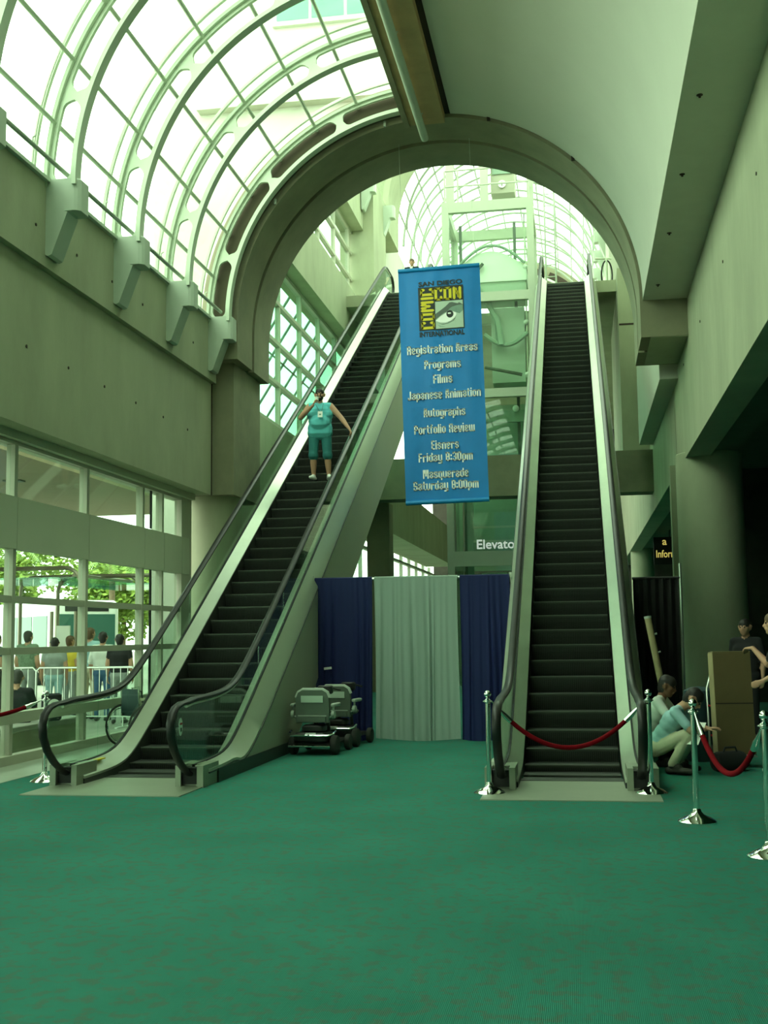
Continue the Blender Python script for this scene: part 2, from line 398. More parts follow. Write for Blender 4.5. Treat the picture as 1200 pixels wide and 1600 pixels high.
# ---- left wall of the front hall
w = sempty('wall_left')
MB().box(-7.6, -6.90, YF, 21.25, 4.30, 6.46).build('beam', 'concrete', w)
MB().box(-7.6, -6.80, YF, 21.25, 6.46, 7.60).build('parapet', 'concrete', w)
MB().box(-7.62, -6.74, YF, 21.1, 7.60, 7.65).build('coping', 'bracket_paint', w)
MB().box(-7.6, -7.16, YF, 21.1, 4.19, 4.31).build('lintel', 'panel_paint', w)
hole = MB().lathe([(0.001, 0.0), (0.022, 0.0), (0.022, 0.02), (0.001, 0.02)], axis='x', n=8).mesh('tie_hole', 'dark_gap')
for k in range(-4, 6): link('tie_hole', hole, w, (-6.912, 13.66 + 1.245 * k, 5.33))
for k in range(-3, 6): link('tie_hole', hole, w, (-6.812, 14.9 + 1.245 * k, 6.93))
# ---- left window wall
w = sempty('window_1')
WX0, WX1 = -7.37, -7.25
ys = [14.15 + BAY * k for k in range(-10, 4)]          # bay posts
mull = MB().box(WX0, WX1, -0.045, 0.045, 0.0, 4.2).mesh('mullion', 'frame_paint')
for y in ys: link('mullion', mull, w, (0, y, 0))
link('mullion', mull, w, (0, 19.62, 0))
MB().box(WX0, WX1 + 0.02, 20.55, 21.1, 0, 4.2).build('jamb', 'frame_paint', w)
MB().box(-7.31, -7.29, 19.12, 19.19, 0, 2.77).build('door_gap', 'black', w)
MB().box(-7.31, -7.29, 19.12, 19.19, 3.48, 4.2).build('door_gap', 'black', w)
for z0, z1, p in ((0.0, 0.12, 0.05), (0.52, 0.66, 0.05), (1.40, 1.49, 0.0), (2.07, 2.16, 0.0)):
    MB().box(WX0 + 0.01, WX1 + p - 0.01, YF, 20.6, z0, z1).build('rail', 'frame_paint', w)
MB().box(WX0 + 0.01, WX1 + 0.005, YF, 20.6, 4.14, 4.2).build('rail', 'frame_paint', w)
ally = sorted(ys + [19.62, 20.55])
pan = {}
for i in range(len(ally) - 1):
    a, b = ally[i] + 0.008, ally[i + 1] - 0.008
    MB().box(WX0, WX1 + 0.03, a - 0.0, b + 0.0, 2.77, 3.45).build('spandrel_panel', 'panel_paint', w)
    for z0, z1 in ((0.12, 0.52), (0.66, 1.40), (1.49, 2.07), (2.16, 2.77), (3.45, 4.14)):
        MB().box(-7.318, -7.306, a + 0.04, b - 0.04, z0, z1).build('pane', 'window_glass', w)
# ---- skylight half of the vault
w = sempty('window_2')
ribs = [20.8 - 2.273 * k for k in range(0, 14)]
RI, RO = 3.85, 4.25
def rib_mesh():
    b = MB(); A0, A1 = -0.5, 85.0; n = 171
    seps = [-0.5, 17.3, 41.3, 65.4, 87.0]; rc, hm = (RI + RO) / 2, 0.125; hw = 2.0
    inn, lo, hi, out = [], [], [], []
    for i in range(n + 1):
        a = A0 + (A1 - A0) * i / n
        d = min(abs(a - q) for q in seps) - hw * 0.55
        L = math.radians(max(0, d)) * rc
        h = 0 if L <= 0 else (hm * math.sqrt(max(0, 1 - ((hm - L) / hm) ** 2)) if L < hm else hm)
        c, s = -math.cos(math.radians(a)), math.sin(math.radians(a))
        inn.append((c * RI, s * RI)); lo.append((c * (rc - h), s * (rc - h))); hi.append((c * (rc + h), s * (rc + h))); out.append((c * RO, s * RO))
    def P(L, y): return [(p[0], y, p[1]) for p in L]
    t = 0.03
    b.slab(P(inn, -t), P(lo, -t), P(lo, t), P(inn, t)); b.slab(P(hi, -t), P(out, -t), P(out, t), P(hi, t))
    def ring(r, th, wd):
        q0 = arc(0, 0, r, A0, A1, 60); q1 = arc(0, 0, r + th, A0, A1, 60)
        b.slab(P(q0, -wd), P(q1, -wd), P(q1, wd), P(q0, wd))
    ring(RI - 0.02, 0.055, 0.085); ring(RO - 0.02, 0.05, 0.085)
    return b.mesh('rib', 'white_steel')
rm = rib_mesh()
for y in ribs: link('rib', rm, w, (CX, y, CZ))
pang = [0.6, 11.6, 23.5, 35.5, 47.4, 59.4, 71.5, 83.5]
for a in pang[1:-1]:
    c, s = -math.cos(math.radians(a)), math.sin(math.radians(a))
    MB().tube([(CX + 4.25 * c, YF, CZ + 4.25 * s), (CX + 4.25 * c, 20.95, CZ + 4.25 * s)], 0.034, 8).build('purlin', 'white_steel', w, True)
rl = MB().tube([(-6.58, YF, 7.75), (-6.58, 20.85, 7.75)], 0.032, 8).build('maintenance_rail', 'bracket_paint', w, True)
hk = MB().tube([(0, 0, 0), (0, 0, 0.07), (0.04, 0, 0.09)], 0.012, 6).mesh('hook', 'white_steel')
for y in ribs[:-1]: link('hook', hk, rl, (-6.58, y - 0.9, 7.77))
# glazing bars behind the ribs and the panes between them
bar = []
q0 = arc(0, 0, 4.36, 0, 84, 40); q1 = arc(0, 0, 4.41, 0, 84, 40)
bm_ = MB().slab([(p[0], -0.03, p[1]) for p in q0], [(p[0], -0.03, p[1]) for p in q1], [(p[0], 0.03, p[1]) for p in q1], [(p[0], 0.03, p[1]) for p in q0]).mesh('glazing_bar', 'white_steel')
for y in ribs: link('glazing_bar', bm_, w, (CX, y - 0.17, CZ))
for j in range(len(pang) - 1):
    q0 = arc(0, 0, 4.375, pang[j], pang[j + 1], 5); q1 = arc(0, 0, 4.387, pang[j], pang[j + 1], 5)
    y0, y1 = 0.03, 2.273 - 0.03
    pm = MB().slab([(p[0], y0, p[1]) for p in q0], [(p[0], y0, p[1]) for p in q1], [(p[0], y1, p[1]) for p in q1], [(p[0], y1, p[1]) for p in q0]).mesh('pane', 'roof_glass')
    for y in ribs[1:]: link('pane', pm, w, (CX, y - 0.17, CZ))
# brackets under the ribs
def bracket_mesh():
    b = MB(); t = 0.17
    prof = [(-0.47, 0.0), (-0.47, -0.98), (-0.43, -1.0), (-0.38, -0.98), (-0.17, -0.42), (-0.14, -0.40), (0.0, -0.40), (0.0, 0.02), (-0.02, 0.04), (-0.45, 0.04)]
    def ins(p, k): return (p[0] - (0.05 * k if p[0] > -0.16 else 0), p[1])
    n = len(prof)
    rows = [(-t, 1.6), (-t + 0.02, 0.7), (-t + 0.06, 0.0), (t - 0.06, 0.0), (t - 0.02, 0.7), (t, 1.6)]
    vs = []; fs = []
    for y, k in rows: vs += [(ins(p, k)[0], y, ins(p, k)[1]) for p in prof]
    for r in range(len(rows) - 1):
        for i in range(n): fs.append((r * n + i, r * n + (i + 1) % n, (r + 1) * n + (i + 1) % n, (r + 1) * n + i))
    fs.append(tuple(range(n))); fs.append(tuple((len(rows) - 1) * n + i for i in range(n)))
    b.add(vs, fs); b.box(-0.30, -0.22, -0.05, 0.05, -0.46, -0.42, 1)
    return b.mesh('bracket', ['bracket_paint', 'black'])
bk = bracket_mesh()
for y in ribs: link('bracket', bk, w, (-6.33, y + 0.12, 7.60))
# ---- ridge beam and plaster half of the vault
w = sempty('ceiling')
MB().box(-2.96, -2.26, YF, 21.1, 11.24, 11.75).build('ridge_soffit', 'tan_panel', w)
MB().box(-3.03, -2.93, YF, 21.1, 11.20, 11.95).build('ridge_edge', 'concrete_arch', w)
MB().box(-2.26, -2.12, YF, 21.1, 11.42, 11.75).build('ridge_slot', 'dark_gap', w)
MB().tube([(-2.68, YF, 11.08), (-2.68, 21.35, 11.08)], 0.075, 14).build('service_pipe', 'bracket_paint', w, True)
for k in range(6): MB().tube([(-2.68, 20.6 - 3 * k, 11.08), (-2.62, 20.6 - 3 * k, 11.26)], 0.015, 6).build('pipe_hanger', 'steel', w)
q0 = arc(CX, CZ, 3.83, 96, 180, 48); q1 = arc(CX, CZ, 3.97, 96, 180, 48)
MB().slab([(p[0], YF, p[1]) for p in q0], [(p[0], YF, p[1]) for p in q1], [(p[0], 21.04, p[1]) for p in q1], [(p[0], 21.04, p[1]) for p in q0]).build('plaster_vault', 'plaster', w, True)
q0 = arc(CX, CZ, 3.88, 95, 178, 40); q1 = arc(CX, CZ, 3.93, 95, 178, 40)
MB().slab([(p[0], 21.0, p[1]) for p in q0], [(p[0], 21.0, p[1]) for p in q1], [(p[0], 21.12, p[1]) for p in q1], [(p[0], 21.12, p[1]) for p in q0]).build('shadow_gap', 'dark_gap', w)
MB().box(1.279, 2.3, YF, 21.12, 7.571, 7.579).build('side_soffit', 'soffit', w)
dl = MB().lathe([(0.036, 0.0), (0.036, -0.008), (0.016, -0.014), (0.014, -0.035), (0.001, -0.038)], n=12)
dm = dl.mesh('sprinkler_head', 'dark_gap')
for y in (5.9, 8.2, 10.6, 12.92, 15.22, 17.51, 20.17): link('sprinkler_head', dm, w, (1.49, y, 7.573))
# ---- right wall, its column and the low area behind it
w = sempty('wall_right')
MB().box(2.06, 2.5, YF, 24.5, 4.88, 8.0).build('beam', 'concrete', w)
MB().box(2.06, 2.5, 24.62, 60, 4.88, 17.0).build('beam', 'concrete', w)
MB().box(2.14, 2.45, 24.5, 24.62, 4.95, 17.0).build('joint', 'dark_gap', w)
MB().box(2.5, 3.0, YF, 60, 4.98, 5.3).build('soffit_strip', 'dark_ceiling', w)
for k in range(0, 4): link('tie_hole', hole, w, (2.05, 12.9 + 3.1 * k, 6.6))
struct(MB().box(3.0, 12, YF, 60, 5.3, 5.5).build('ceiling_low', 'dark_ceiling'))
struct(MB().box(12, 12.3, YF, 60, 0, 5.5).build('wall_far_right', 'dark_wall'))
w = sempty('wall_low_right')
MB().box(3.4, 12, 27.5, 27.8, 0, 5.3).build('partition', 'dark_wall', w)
MB().box(3.5, 6.5, 20.0, 20.3, 4.2, 5.3).build('bulkhead', 'dark_ceiling', w)
def column(x, y, r, h, m='concrete'):
    return struct(MB().lathe([(r, 0), (r, h - 0.02), (r - 0.02, h)], (x, y, 0), 36).build('column', m, smooth=True))
column(2.52, 23.0, 0.62, 5.0)
struct(MB().box(1.85, 2.0, 23.7, 24.0, 0, 4.9).build('pilaster_strip', 'concrete'))
column(2.55, 48.5, 0.46, 5.0)
column(-7.10, 22.1, 0.56, 4.4)
w = sempty('wall_pier')
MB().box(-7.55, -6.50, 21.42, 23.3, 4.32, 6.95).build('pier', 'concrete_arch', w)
MB().box(-6.96, -6.93, 21.40, 21.43, 4.32, 6.9).build('pier_joint', 'dark_gap', w)
struct(MB().box(-7.6, 12, YF - 0.3, YF, 0, 12).build('wall_front', 'concrete'))
struct(MB().box(-7.6, -2.3, YF - 0.3, YF, 0, 12.2).build('wall_front_upper', 'concrete'))
# ---- the arch ring between the halls
def ring_wall(name, y0, y1, rin, rout, cz, zb, xl, xr, m):
    inn = [(CX - rin, zb)] + arc(CX, cz, rin, 0, 180, 72) + [(CX + rin, zb)]
    out = [(xl, zb)] + arc(CX, cz, rout, 0, 180, 72) + [(xr, zb)]
    out[1] = (xl, cz); out[-2] = (xr, cz)
    P = lambda L, y: [(p[0], y, p[1]) for p in L]
    return MB().slab(P(inn, y0), P(out, y0), P(out, y1), P(inn, y1))
w = sempty('wall_arch')
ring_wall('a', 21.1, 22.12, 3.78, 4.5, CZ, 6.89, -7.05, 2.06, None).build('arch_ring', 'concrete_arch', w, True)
ring_wall('b', 22.12, 22.27, 3.90, 4.5, CZ, 6.90, -7.05, 2.06, None).build('arch_groove', 'groove_shade', w, True)
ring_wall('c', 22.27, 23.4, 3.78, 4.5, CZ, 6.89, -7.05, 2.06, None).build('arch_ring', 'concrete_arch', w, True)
MB().box(1.4, 2.06, 21.12, 23.3, 6.88, 8.0).build('arch_shoulder', 'concrete', w)
clo = arc(CX, CZ, 3.88, 0, 85, 50); clo2 = arc(CX, CZ, 4.24, 0, 85, 50)
MB().slab([(p[0], 20.96, p[1]) for p in clo], [(p[0], 20.96, p[1]) for p in clo2], [(p[0], 21.05, p[1]) for p in clo2], [(p[0], 21.05, p[1]) for p in clo]).build('slot_shade_panel', 'slot_shade', w)  # dark sheet added behind the last rib so its slots look shaded
lug = MB().box(-0.02, 0.02, -0.03, 0.03, -0.05, 0.05).mesh('lug', 'bracket_paint')
for a in (38, 77): link('lug', lug, w, (CX - 3.83 * math.cos(math.radians(a)), 21.08, CZ + 3.83 * math.sin(math.radians(a))))
lug2 = MB().box(-0.03, 0.03, -0.05, 0.05, -0.04, 0.04).mesh('clip', 'dark_gap')
for a in (107, 134): link('clip', lug2, w, (CX - 3.83 * math.cos(math.radians(a)), 21.06, CZ + 3.83 * math.sin(math.radians(a))))
# tall facade of the rear hall over the arch, seen through the skylight
w = sempty('wall_facade')
n = 40; b = MB(); A = []; B = []
for i in range(n + 1):
    x = -7.0 + 9.0 * i / n; dx = min(abs(x - CX), 4.44); A.append((x, CZ + math.sqrt(4.44 ** 2 - dx ** 2))); B.append((x, 21.5))
P = lambda L, y: [(p[0], y, p[1]) for p in L]
b.slab(P(A, 22.6), P(B, 22.6), P(B, 23.2), P(A, 23.2)); b.build('facade', 'concrete_pale', w)
MB().box(-8.6, -7.0, 22.6, 23.2, 0, 21.5).build('facade_return', 'concrete_pale', w)
MB().box(2.0, 3.4, 22.6, 23.2, 7.5, 21.5).build('facade_return', 'concrete_pale', w)
MB().box(-7.6, -2.2, 22.35, 22.6, 12.55, 12.85).build('facade_ledge', 'concrete_pale', w)
MB().box(-6.0, -2.9, 22.5, 22.62, 14.3, 17.5).build('facade_window_frame', 'concrete_pale', w)
for k in range(4):
    for j in range(3):
        MB().box(-5.9 + 0.75 * k, -5.22 + 0.75 * k, 22.46, 22.5, 14.4 + j * 1.02, 15.34 + j * 1.02).build('facade_pane', 'teal_glass', w)
# ---- rear hall: left wall
w = sempty('wall_rear_left')
MB().box(-7.6, -7.15, 23.3, 36.0, 0, 6.68).build('lower_wall', 'concrete', w)
MB().box(-7.6, -6.80, 23.3, 39.7, 10.82, 12.45).build('spandrel', 'concrete', w)
MB().box(-7.6, -6.80, 23.3, 39.7, 15.1, 16.9).build('beam', 'concrete', w)
MB().box(-7.6, -6.45, 37.2, 39.7, 12.0, 16.9).build('pilaster', 'concrete', w)
MB().box(-7.6, -6.8, 39.7, 60, 12.0, 16.9).build('upper_wall', 'plaster', w)
MB().box(-7.3, -5.93, 33.0, 56, 4.88, 6.6).build('mezzanine_fascia', 'concrete', w)
link('bracket', bk, w, (-6.05, 39.4, 16.65))
link('bracket', bk, w, (-6.3, 36.9, 16.65))
def glazed(name, x, y0, y1, z0, z1, posts, rails, gl):
    g = sempty(name)
    pm = MB().box(x - 0.12, x, -0.05, 0.05, z0, z1).mesh('mullion', 'frame_paint')
    for y in posts: link('mullion', pm, g, (0, y, 0))
    for z in rails: MB().box(x - 0.13, x + 0.01, y0, y1, z - 0.05, z + 0.05).build('rail', 'frame_paint', g)
    pp = [y0] + list(posts) + [y1]; zz = [z0] + list(rails) + [z1]
    for i in range(len(pp) - 1):
        for j in range(len(zz) - 1):
            if pp[i + 1] - pp[i] > 0.2 and zz[j + 1] - zz[j] > 0.15:
                MB().box(x - 0.07, x - 0.058, pp[i] + 0.05, pp[i + 1] - 0.05, zz[j] + 0.04, zz[j + 1] - 0.04).build('pane', gl, g)
    return g
glazed('window_3', -7.2, 23.3, 39.6, 6.68, 10.82, [25.4 + BAY * k for k in range(7)], [6.74, 7.8, 8.82, 9.85, 10.78], 'window_glass')
glazed('window_4', -7.2, 23.3, 37.2, 12.45, 15.1, [25.4 + BAY * k for k in range(6)], [12.5, 13.4, 14.3, 15.05], 'window_glass')
glazed('window_5', -7.2, 36.0, 58.0, 0.0, 4.9, [36.2 + BAY * k for k in range(10)], [1.0, 2.2, 3.4, 4.6], 'window_glass')
# ---- rear hall: cross beam, pier, right side, floors, back
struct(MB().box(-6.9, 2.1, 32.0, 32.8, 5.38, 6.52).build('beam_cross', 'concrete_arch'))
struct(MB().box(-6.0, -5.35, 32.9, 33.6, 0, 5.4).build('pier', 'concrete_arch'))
w = sempty('wall_rear_right')
MB().box(1.70, 2.08, 23.5, 31.8, 6.62, 9.2).build('fascia', 'plaster', w)
MB().box(1.32, 2.1, 33.2, 40, 6.6, 12.0).build('side_panel', 'concrete', w)
MB().box(1.33, 2.1, 33.19, 33.21, 10.32, 10.37).build('panel_joint', 'dark_gap', w)
MB().box(1.35, 2.1, 40, 60, 11.9, 16.9).build('upper_wall', 'plaster', w)
bk2 = MB()
bk2.add([(-p[0], p[1], p[2]) for p in [tuple(v.co) for v in bk.vertices]], [tuple(p.vertices) for p in bk.polygons])
bkm = bk2.mesh('bracket', 'bracket_paint')
for y in (41.9, 44.1, 46.4, 48.7, 51.0, 53.3): link('bracket', bkm, w, (0.93, y, 16.85))
w = sempty('floor_upper')
for x0, x1, y0, y1 in ((-7.2, -3.95, 34.2, 60), (-0.95, 2.1, 34.2, 60), (-3.95, -0.95, 37.0, 60)):
    MB().box(x0, x1, y0, y1, 11.62, 11.97).build('slab', 'concrete', w)
struct(MB().box(-7.2, 12, 58.0, 58.3, 0, 11.7).build('wall_back', 'dark_wall'))
w = sempty('wall_upper_end')
zs = 16.9
inn = arc(CX, zs, 3.0, 0, 180, 40); out = arc(CX, zs, 4.1, 0, 180, 40)
MB().slab(P(inn, 59.7), P(out, 59.7), P(out, 60), P(inn, 60)).build('end_arch', 'concrete_arch', w, True)
inn = arc(CX, zs, 3.25, 0, 180, 40); out = arc(CX, zs, 3.35, 0, 180, 40)
MB().slab(P(inn, 59.5), P(out, 59.5), P(out, 59.7), P(inn, 59.7)).build('end_rib', 'white_steel', w, True)
for k in range(8):
    a0 = 4 + 22 * k; inn = arc(CX, zs, 3.42, a0, a0 + 17, 8); out = arc(CX, zs, 3.72, a0, a0 + 17, 8)
    MB().slab(P(inn, 59.6), P(out, 59.6), P(out, 59.69), P(inn, 59.69)).build('slot', 'dark_gap', w)
MB().box(-6.8, 1.4, 59.8, 60.1, 11.9, 13.6).build('end_wall', 'plaster', w)
w = sempty('wall_rear_arch')
ring_wall('d', 39.7, 42.0, 3.78, 4.3, zs, 15.9, -6.8, 1.7, None).build('arch_ring', 'concrete', w, True)
# ---- upper glass vault
w = sempty('window_6')
UR = 3.92
ry = [42.3 + 1.95 * k for k in range(10)]
def archtube(r, tr): return MB().tube([(p[0], 0, p[1]) for p in arc(0, 0, r, 0, 180, 48)], tr, 6, up=(0, 1, 0)).mesh('rib', 'rib_steel', True)
t1 = archtube(UR, 0.05); t2 = archtube(UR - 0.42, 0.045)
for y in ry: link('rib', t1, w, (CX, y, zs)); link('rib', t2, w, (CX, y, zs))
ua = [12 * k for k in range(0, 16)]
for a in ua[1:-1]:
    c, s = -math.cos(math.radians(a)), math.sin(math.radians(a))
    MB().tube([(CX + UR * c, 42.0, zs + UR * s), (CX + UR * c, 59.9, zs + UR * s)], 0.035, 6).build('purlin', 'rib_steel', w, True)
for j in range(len(ua) - 1):
    q0 = arc(0, 0, UR + 0.07, ua[j], ua[j + 1], 3); q1 = arc(0, 0, UR + 0.082, ua[j], ua[j + 1], 3)
    pm = MB().slab(P(q0, 0.03), P(q1, 0.03), P(q1, 1.92), P(q0, 1.92)).mesh('pane', 'roof_glass')
    for y in ry[:-1]: link('pane', pm, w, (CX, y, zs))
    pm = MB().slab(P(q0, 23.3), P(q1, 23.3), P(q1, 39.7), P(q0, 39.7)).build('pane', 'roof_glass', w, loc=(CX, 0, zs))
# ================================================================== escalators
SL = 0.586; ZT = 11.97; Y0E = 12.2
def soft(t, w): return 0.5 * (t + math.sqrt(t * t + w * w))
def nose(y):
    z = SL * soft(y - 13.55, 0.35)
    return ZT - soft(ZT - z, 0.12)
def hand(y):
    z = SL * soft(y - 13.80, 0.5)
    return 0.90 + ZT - soft(ZT - z, 0.12)
def deck(y): return nose(y) + 0.20
def edge(y): return nose(y) - 0.05 + 0.21 * math.exp(-max(0, y - 13.3) * 2.2)
def lin(a, b, n): return [a + (b - a) * i / n for i in range(n + 1)]
def escalator(xc, label):
    root = thing('escalator', label, 'escalator', (xc, Y0E, 0), 0, 'pair of long escalators to the upper floor')
    E = lambda L: [(p[0], p[1] - Y0E, p[2]) for p in L]
    YS = lin(12.3, 15.0, 18) + lin(15.4, 33.4, 20) + lin(33.6, 35.6, 12)
    # steps
    st = MB()
    st.box(-0.53, 0.53, 0.0, 0.372, -0.035, -0.004, 0)
    st.add([(x, y, z) for y, z in ((0.006, -0.004), (0.022, -0.10), (0.052, -0.215)) for x in (-0.53, 0.53)], [(0, 1, 3, 2), (2, 3, 5, 4)], 1)
    for k in range(44):
        x0 = -0.525 + 1.05 * k / 44
        st.prism([(-0.004, -0.012), (0.012, -0.10), (0.042, -0.212), (0.055, -0.212), (0.024, -0.10), (0.008, -0.012)], 'x', x0, x0 + 0.0125, 0)
    st.box(-0.53, 0.53, -0.006, 0.012, -0.014, 0.0, 2)
    sm = st.mesh('step', ['step_metal', 'step_groove', 'step_edge'])
    y = 12.88
    while y < 34.2:
        link('step', sm, root, (0, y - Y0E, nose(y) - (0.004 if y > 13.3 else 0.012))); y += 0.347
    # balustrades
    bot = [(12.30, 0.10), (12.08, 0.17), (11.87, 0.28), (11.70, 0.42), (11.60, 0.57), (11.575, 0.70), (11.62, 0.80), (11.72, 0.865), (11.87, 0.895), (12.05, 0.90)]
    hp = bot + [(yy, hand(yy)) for yy in lin(12.3, 15.0, 22) + lin(15.5, 33.3, 14) + lin(33.5, 35.2, 14)]
    top = [(35.5, 12.86), (35.68, 12.78), (35.76, 12.62), (35.72, 12.45), (35.58, 12.3), (35.35, 12.2), (35.1, 12.15)]
    for sgn in (-1, 1):
        X = 0.70 * sgn
        MB().tube(E([(X, p[0], p[1]) for p in hp + top]), 0.047, 10, sx=0.62, sy=1.0, up=(0, 0, 1)).build('handrail', 'rubber', root, True)
        MB().tube(E([(X, p[0], p[1] - 0.040) for p in hp[9:] ]), 0.022, 6, sx=0.8, sy=1.0).build('handrail_guide', 'steel', root, True)
        # glass, one pane after another
        nb = [(p[0] + 0.03, p[1] - 0.01) for p in bot[1:]] + [(12.6, hand(12.6) - 0.045), (13.0, hand(13.0) - 0.045), (13.0, deck(13.0)), (12.6, deck(12.6)), (12.25, 0.2)]
        MB().prism([(p[0] - Y0E, p[1]) for p in nb], 'x', X - 0.006, X + 0.006).build('glass_panel', 'rail_glass', root)
        cuts = [13.0, 13.9, 14.9] + [14.9 + 1.32 * k for k in range(1, 15)] + [34.6, 35.6]
        for a, b in zip(cuts[:-1], cuts[1:]):
            yy = lin(a + 0.006, b - 0.006, 8)
            lo = [(p - Y0E, deck(p)) for p in yy]; hi = [(p - Y0E, hand(p) - 0.045) for p in reversed(yy)]
            MB().prism(lo + hi, 'x', X - 0.006, X + 0.006).build('glass_panel', 'rail_glass', root)
        def sweep(name, m, sec, ys=YS, smooth=True):
            L = [[(sgn * x, yq, fz(yq) + dz) for yq in ys] for x, fz, dz in sec]
            MB().slab(*[E(l) for l in L]).build(name, m, root, smooth)
        sweep('inner_deck', 'steel', [(0.682, deck, 0.0), (0.545, nose, 0.075), (0.545, nose, 0.05), (0.682, deck, -0.03)])
        sweep('outer_deck', 'steel_panel', [(0.718, deck, 0.0), (0.875, edge, 0.0), (0.875, edge, -0.03), (0.718, deck, -0.03)])
        sweep('gasket', 'black', [(0.682, deck, 0.012), (0.718, deck, 0.012), (0.718, deck, -0.02), (0.682, deck, -0.02)])
        sweep('skirt', 'kick', [(0.56, nose, 0.05), (0.545, nose, 0.05), (0.545, nose, -0.3), (0.56, nose, -0.3)])
        sweep('trim_strip', 'kick', [(0.872, edge, -0.03), (0.885, edge, -0.03), (0.885, edge, -0.045), (0.872, edge, -0.045)])
        ys = lin(12.62, 16.0, 20) + lin(16.3, 35.6, 30)
        A = [(0.875 * sgn, q, edge(q) - 0.04) for q in ys]; Bq = [(0.875 * sgn, q, max(0.0, nose(q) - 1.45)) for q in ys]
        A2 = [(0.80 * sgn, q, edge(q) - 0.04) for q in ys]; B2 = [(0.80 * sgn, q, max(0.0, nose(q) - 1.45)) for q in ys]
        MB().slab(E(A), E(Bq), E(B2), E(A2)).build('side_cladding', 'cladding', root)
        MB().box(*(sorted((0.872 * sgn, 0.892 * sgn))), 12.6 - Y0E, 16.2 - Y0E, 0, 0.15).build('kick_plate', 'kick', root)
        # newel base with the handrail inlet
        nb_ = MB(); a, b = sorted((0.56 * sgn, 0.87 * sgn)); c, d = sorted((0.62 * sgn, 0.80 * sgn))
        nb_.box(a, c, 12.12 - Y0E, 12.66 - Y0E, 0, 0.23); nb_.box(d, b, 12.12 - Y0E, 12.66 - Y0E, 0, 0.23)
        nb_.box(c, d, 12.2 - Y0E, 12.66 - Y0E, 0.0, 0.03); nb_.box(c, d, 12.36 - Y0E, 12.66 - Y0E, 0.03, 0.225)
        nb_.build('newel_base', 'plate', root)
        MB().box(c + 0.001, d - 0.001, 12.17 - Y0E, 12.40 - Y0E, 0.031, 0.20).build('handrail_inlet', 'black', root)
    # underside of the truss, landing plates
    ys = lin(16.05, 35.6, 40)
    A = [(-0.8, q, nose(q) - 1.45) for q in ys]; Bq = [(0.8, q, nose(q) - 1.45) for q in ys]
    A2 = [(-0.8, q, nose(q) - 1.40) for q in ys]; B2 = [(0.8, q, nose(q) - 1.40) for q in ys]
    MB().slab(E(A), E(Bq), E(B2), E(A2)).build('truss_underside', 'cladding', root)
    MB().box(-0.86, 0.86, 11.40 - Y0E, 12.86 - Y0E, -0.02, 0.010).build('landing_plate', 'plate', root)
    MB().box(-0.545, 0.545, 12.86 - Y0E, 13.05 - Y0E, -0.02, 0.014).build('comb_plate', 'step_metal', root)
    MB().box(-0.86, 0.86, 34.2 - Y0E, 36.0 - Y0E, 11.93, 11.985).build('landing_plate', 'plate', root)
    return root
escR = escalator(-0.145, 'escalator with empty steps roped off by two stanchions, beside the dark column')
escL = escalator(-4.88, 'escalator beside the window wall with a man riding it')
st = MB().lathe([(0.001, -0.004), (0.065, -0.004), (0.065, 0.0), (0.001, 0.0)], n=20, axis='x').build('warning_sticker', 'ink_white', escL, loc=(0.712, 11.86 - Y0E, 0.66))
st.scale = (1, 0.8, 1.45)
MB().box(0, 0.003, -0.035, 0.035, 0.0, 0.022).build('sticker_mark', 'red_print', escL, loc=(0.713, 11.86 - Y0E, 0.68))
MB().box(0, 0.003, -0.02, 0.02, -0.05, -0.01).build('sticker_mark', 'ink_grey', escL, loc=(0.713, 11.86 - Y0E, 0.66))
MB().box(-0.655, -0.60, 12.78 - Y0E, 13.0 - Y0E, 0.208, 0.222).build('yellow_sticker', 'yellow_print', escL)
MB().box(-0.655, -0.60, 12.5 - Y0E, 12.77 - Y0E, 0.205, 0.219).build('white_sticker', 'ink_white', escL)

# ================================================================== elevator
EY = 34.0
el = thing('glass_elevator', 'glass elevator shaft with cream steel frame rising between the escalators', 'elevator', (-2.42, EY, 0))
ex = lambda x: x + 2.42
def ebox(name, m, x0, x1, y0, y1, z0, z1): return MB().box(ex(x0), ex(x1), y0, y1, z0, z1).build(name, m, el)
for y0 in (0.0, 2.6):
    for x0 in (-3.80, -1.25): ebox('post', 'elev_white', x0, x0 + 0.21, y0, y0 + 0.2, 0, 14.62)
    for z0, z1 in ((3.58, 4.02), (8.58, 8.84), (11.50, 11.78), (14.30, 14.62)):
        ebox('ring_beam', 'elev_white', -3.59, -1.25, y0 + 0.01, y0 + 0.19, z0, z1)
    for z0, z1 in ((0.1, 3.58), (4.02, 8.58), (8.84, 11.50), (11.78, 14.30)):
        ebox('glass_panel', 'elev_glass', -3.58, -1.26, y0 + 0.09, y0 + 0.105, z0, z1)
for x0 in (-3.79, -1.24):
    for z0, z1 in ((3.58, 4.02), (8.58, 8.84), (11.50, 11.78), (14.30, 14.62)):
        ebox('ring_beam', 'elev_white', x0, x0 + 0.19, 0.2, 2.6, z0, z1)
    for z0, z1 in ((0.1, 3.58), (4.02, 8.58), (8.84, 11.50), (11.78, 14.30)):
        ebox('glass_panel', 'elev_glass', x0 + 0.09, x0 + 0.1, 0.2, 2.6, z0, z1)
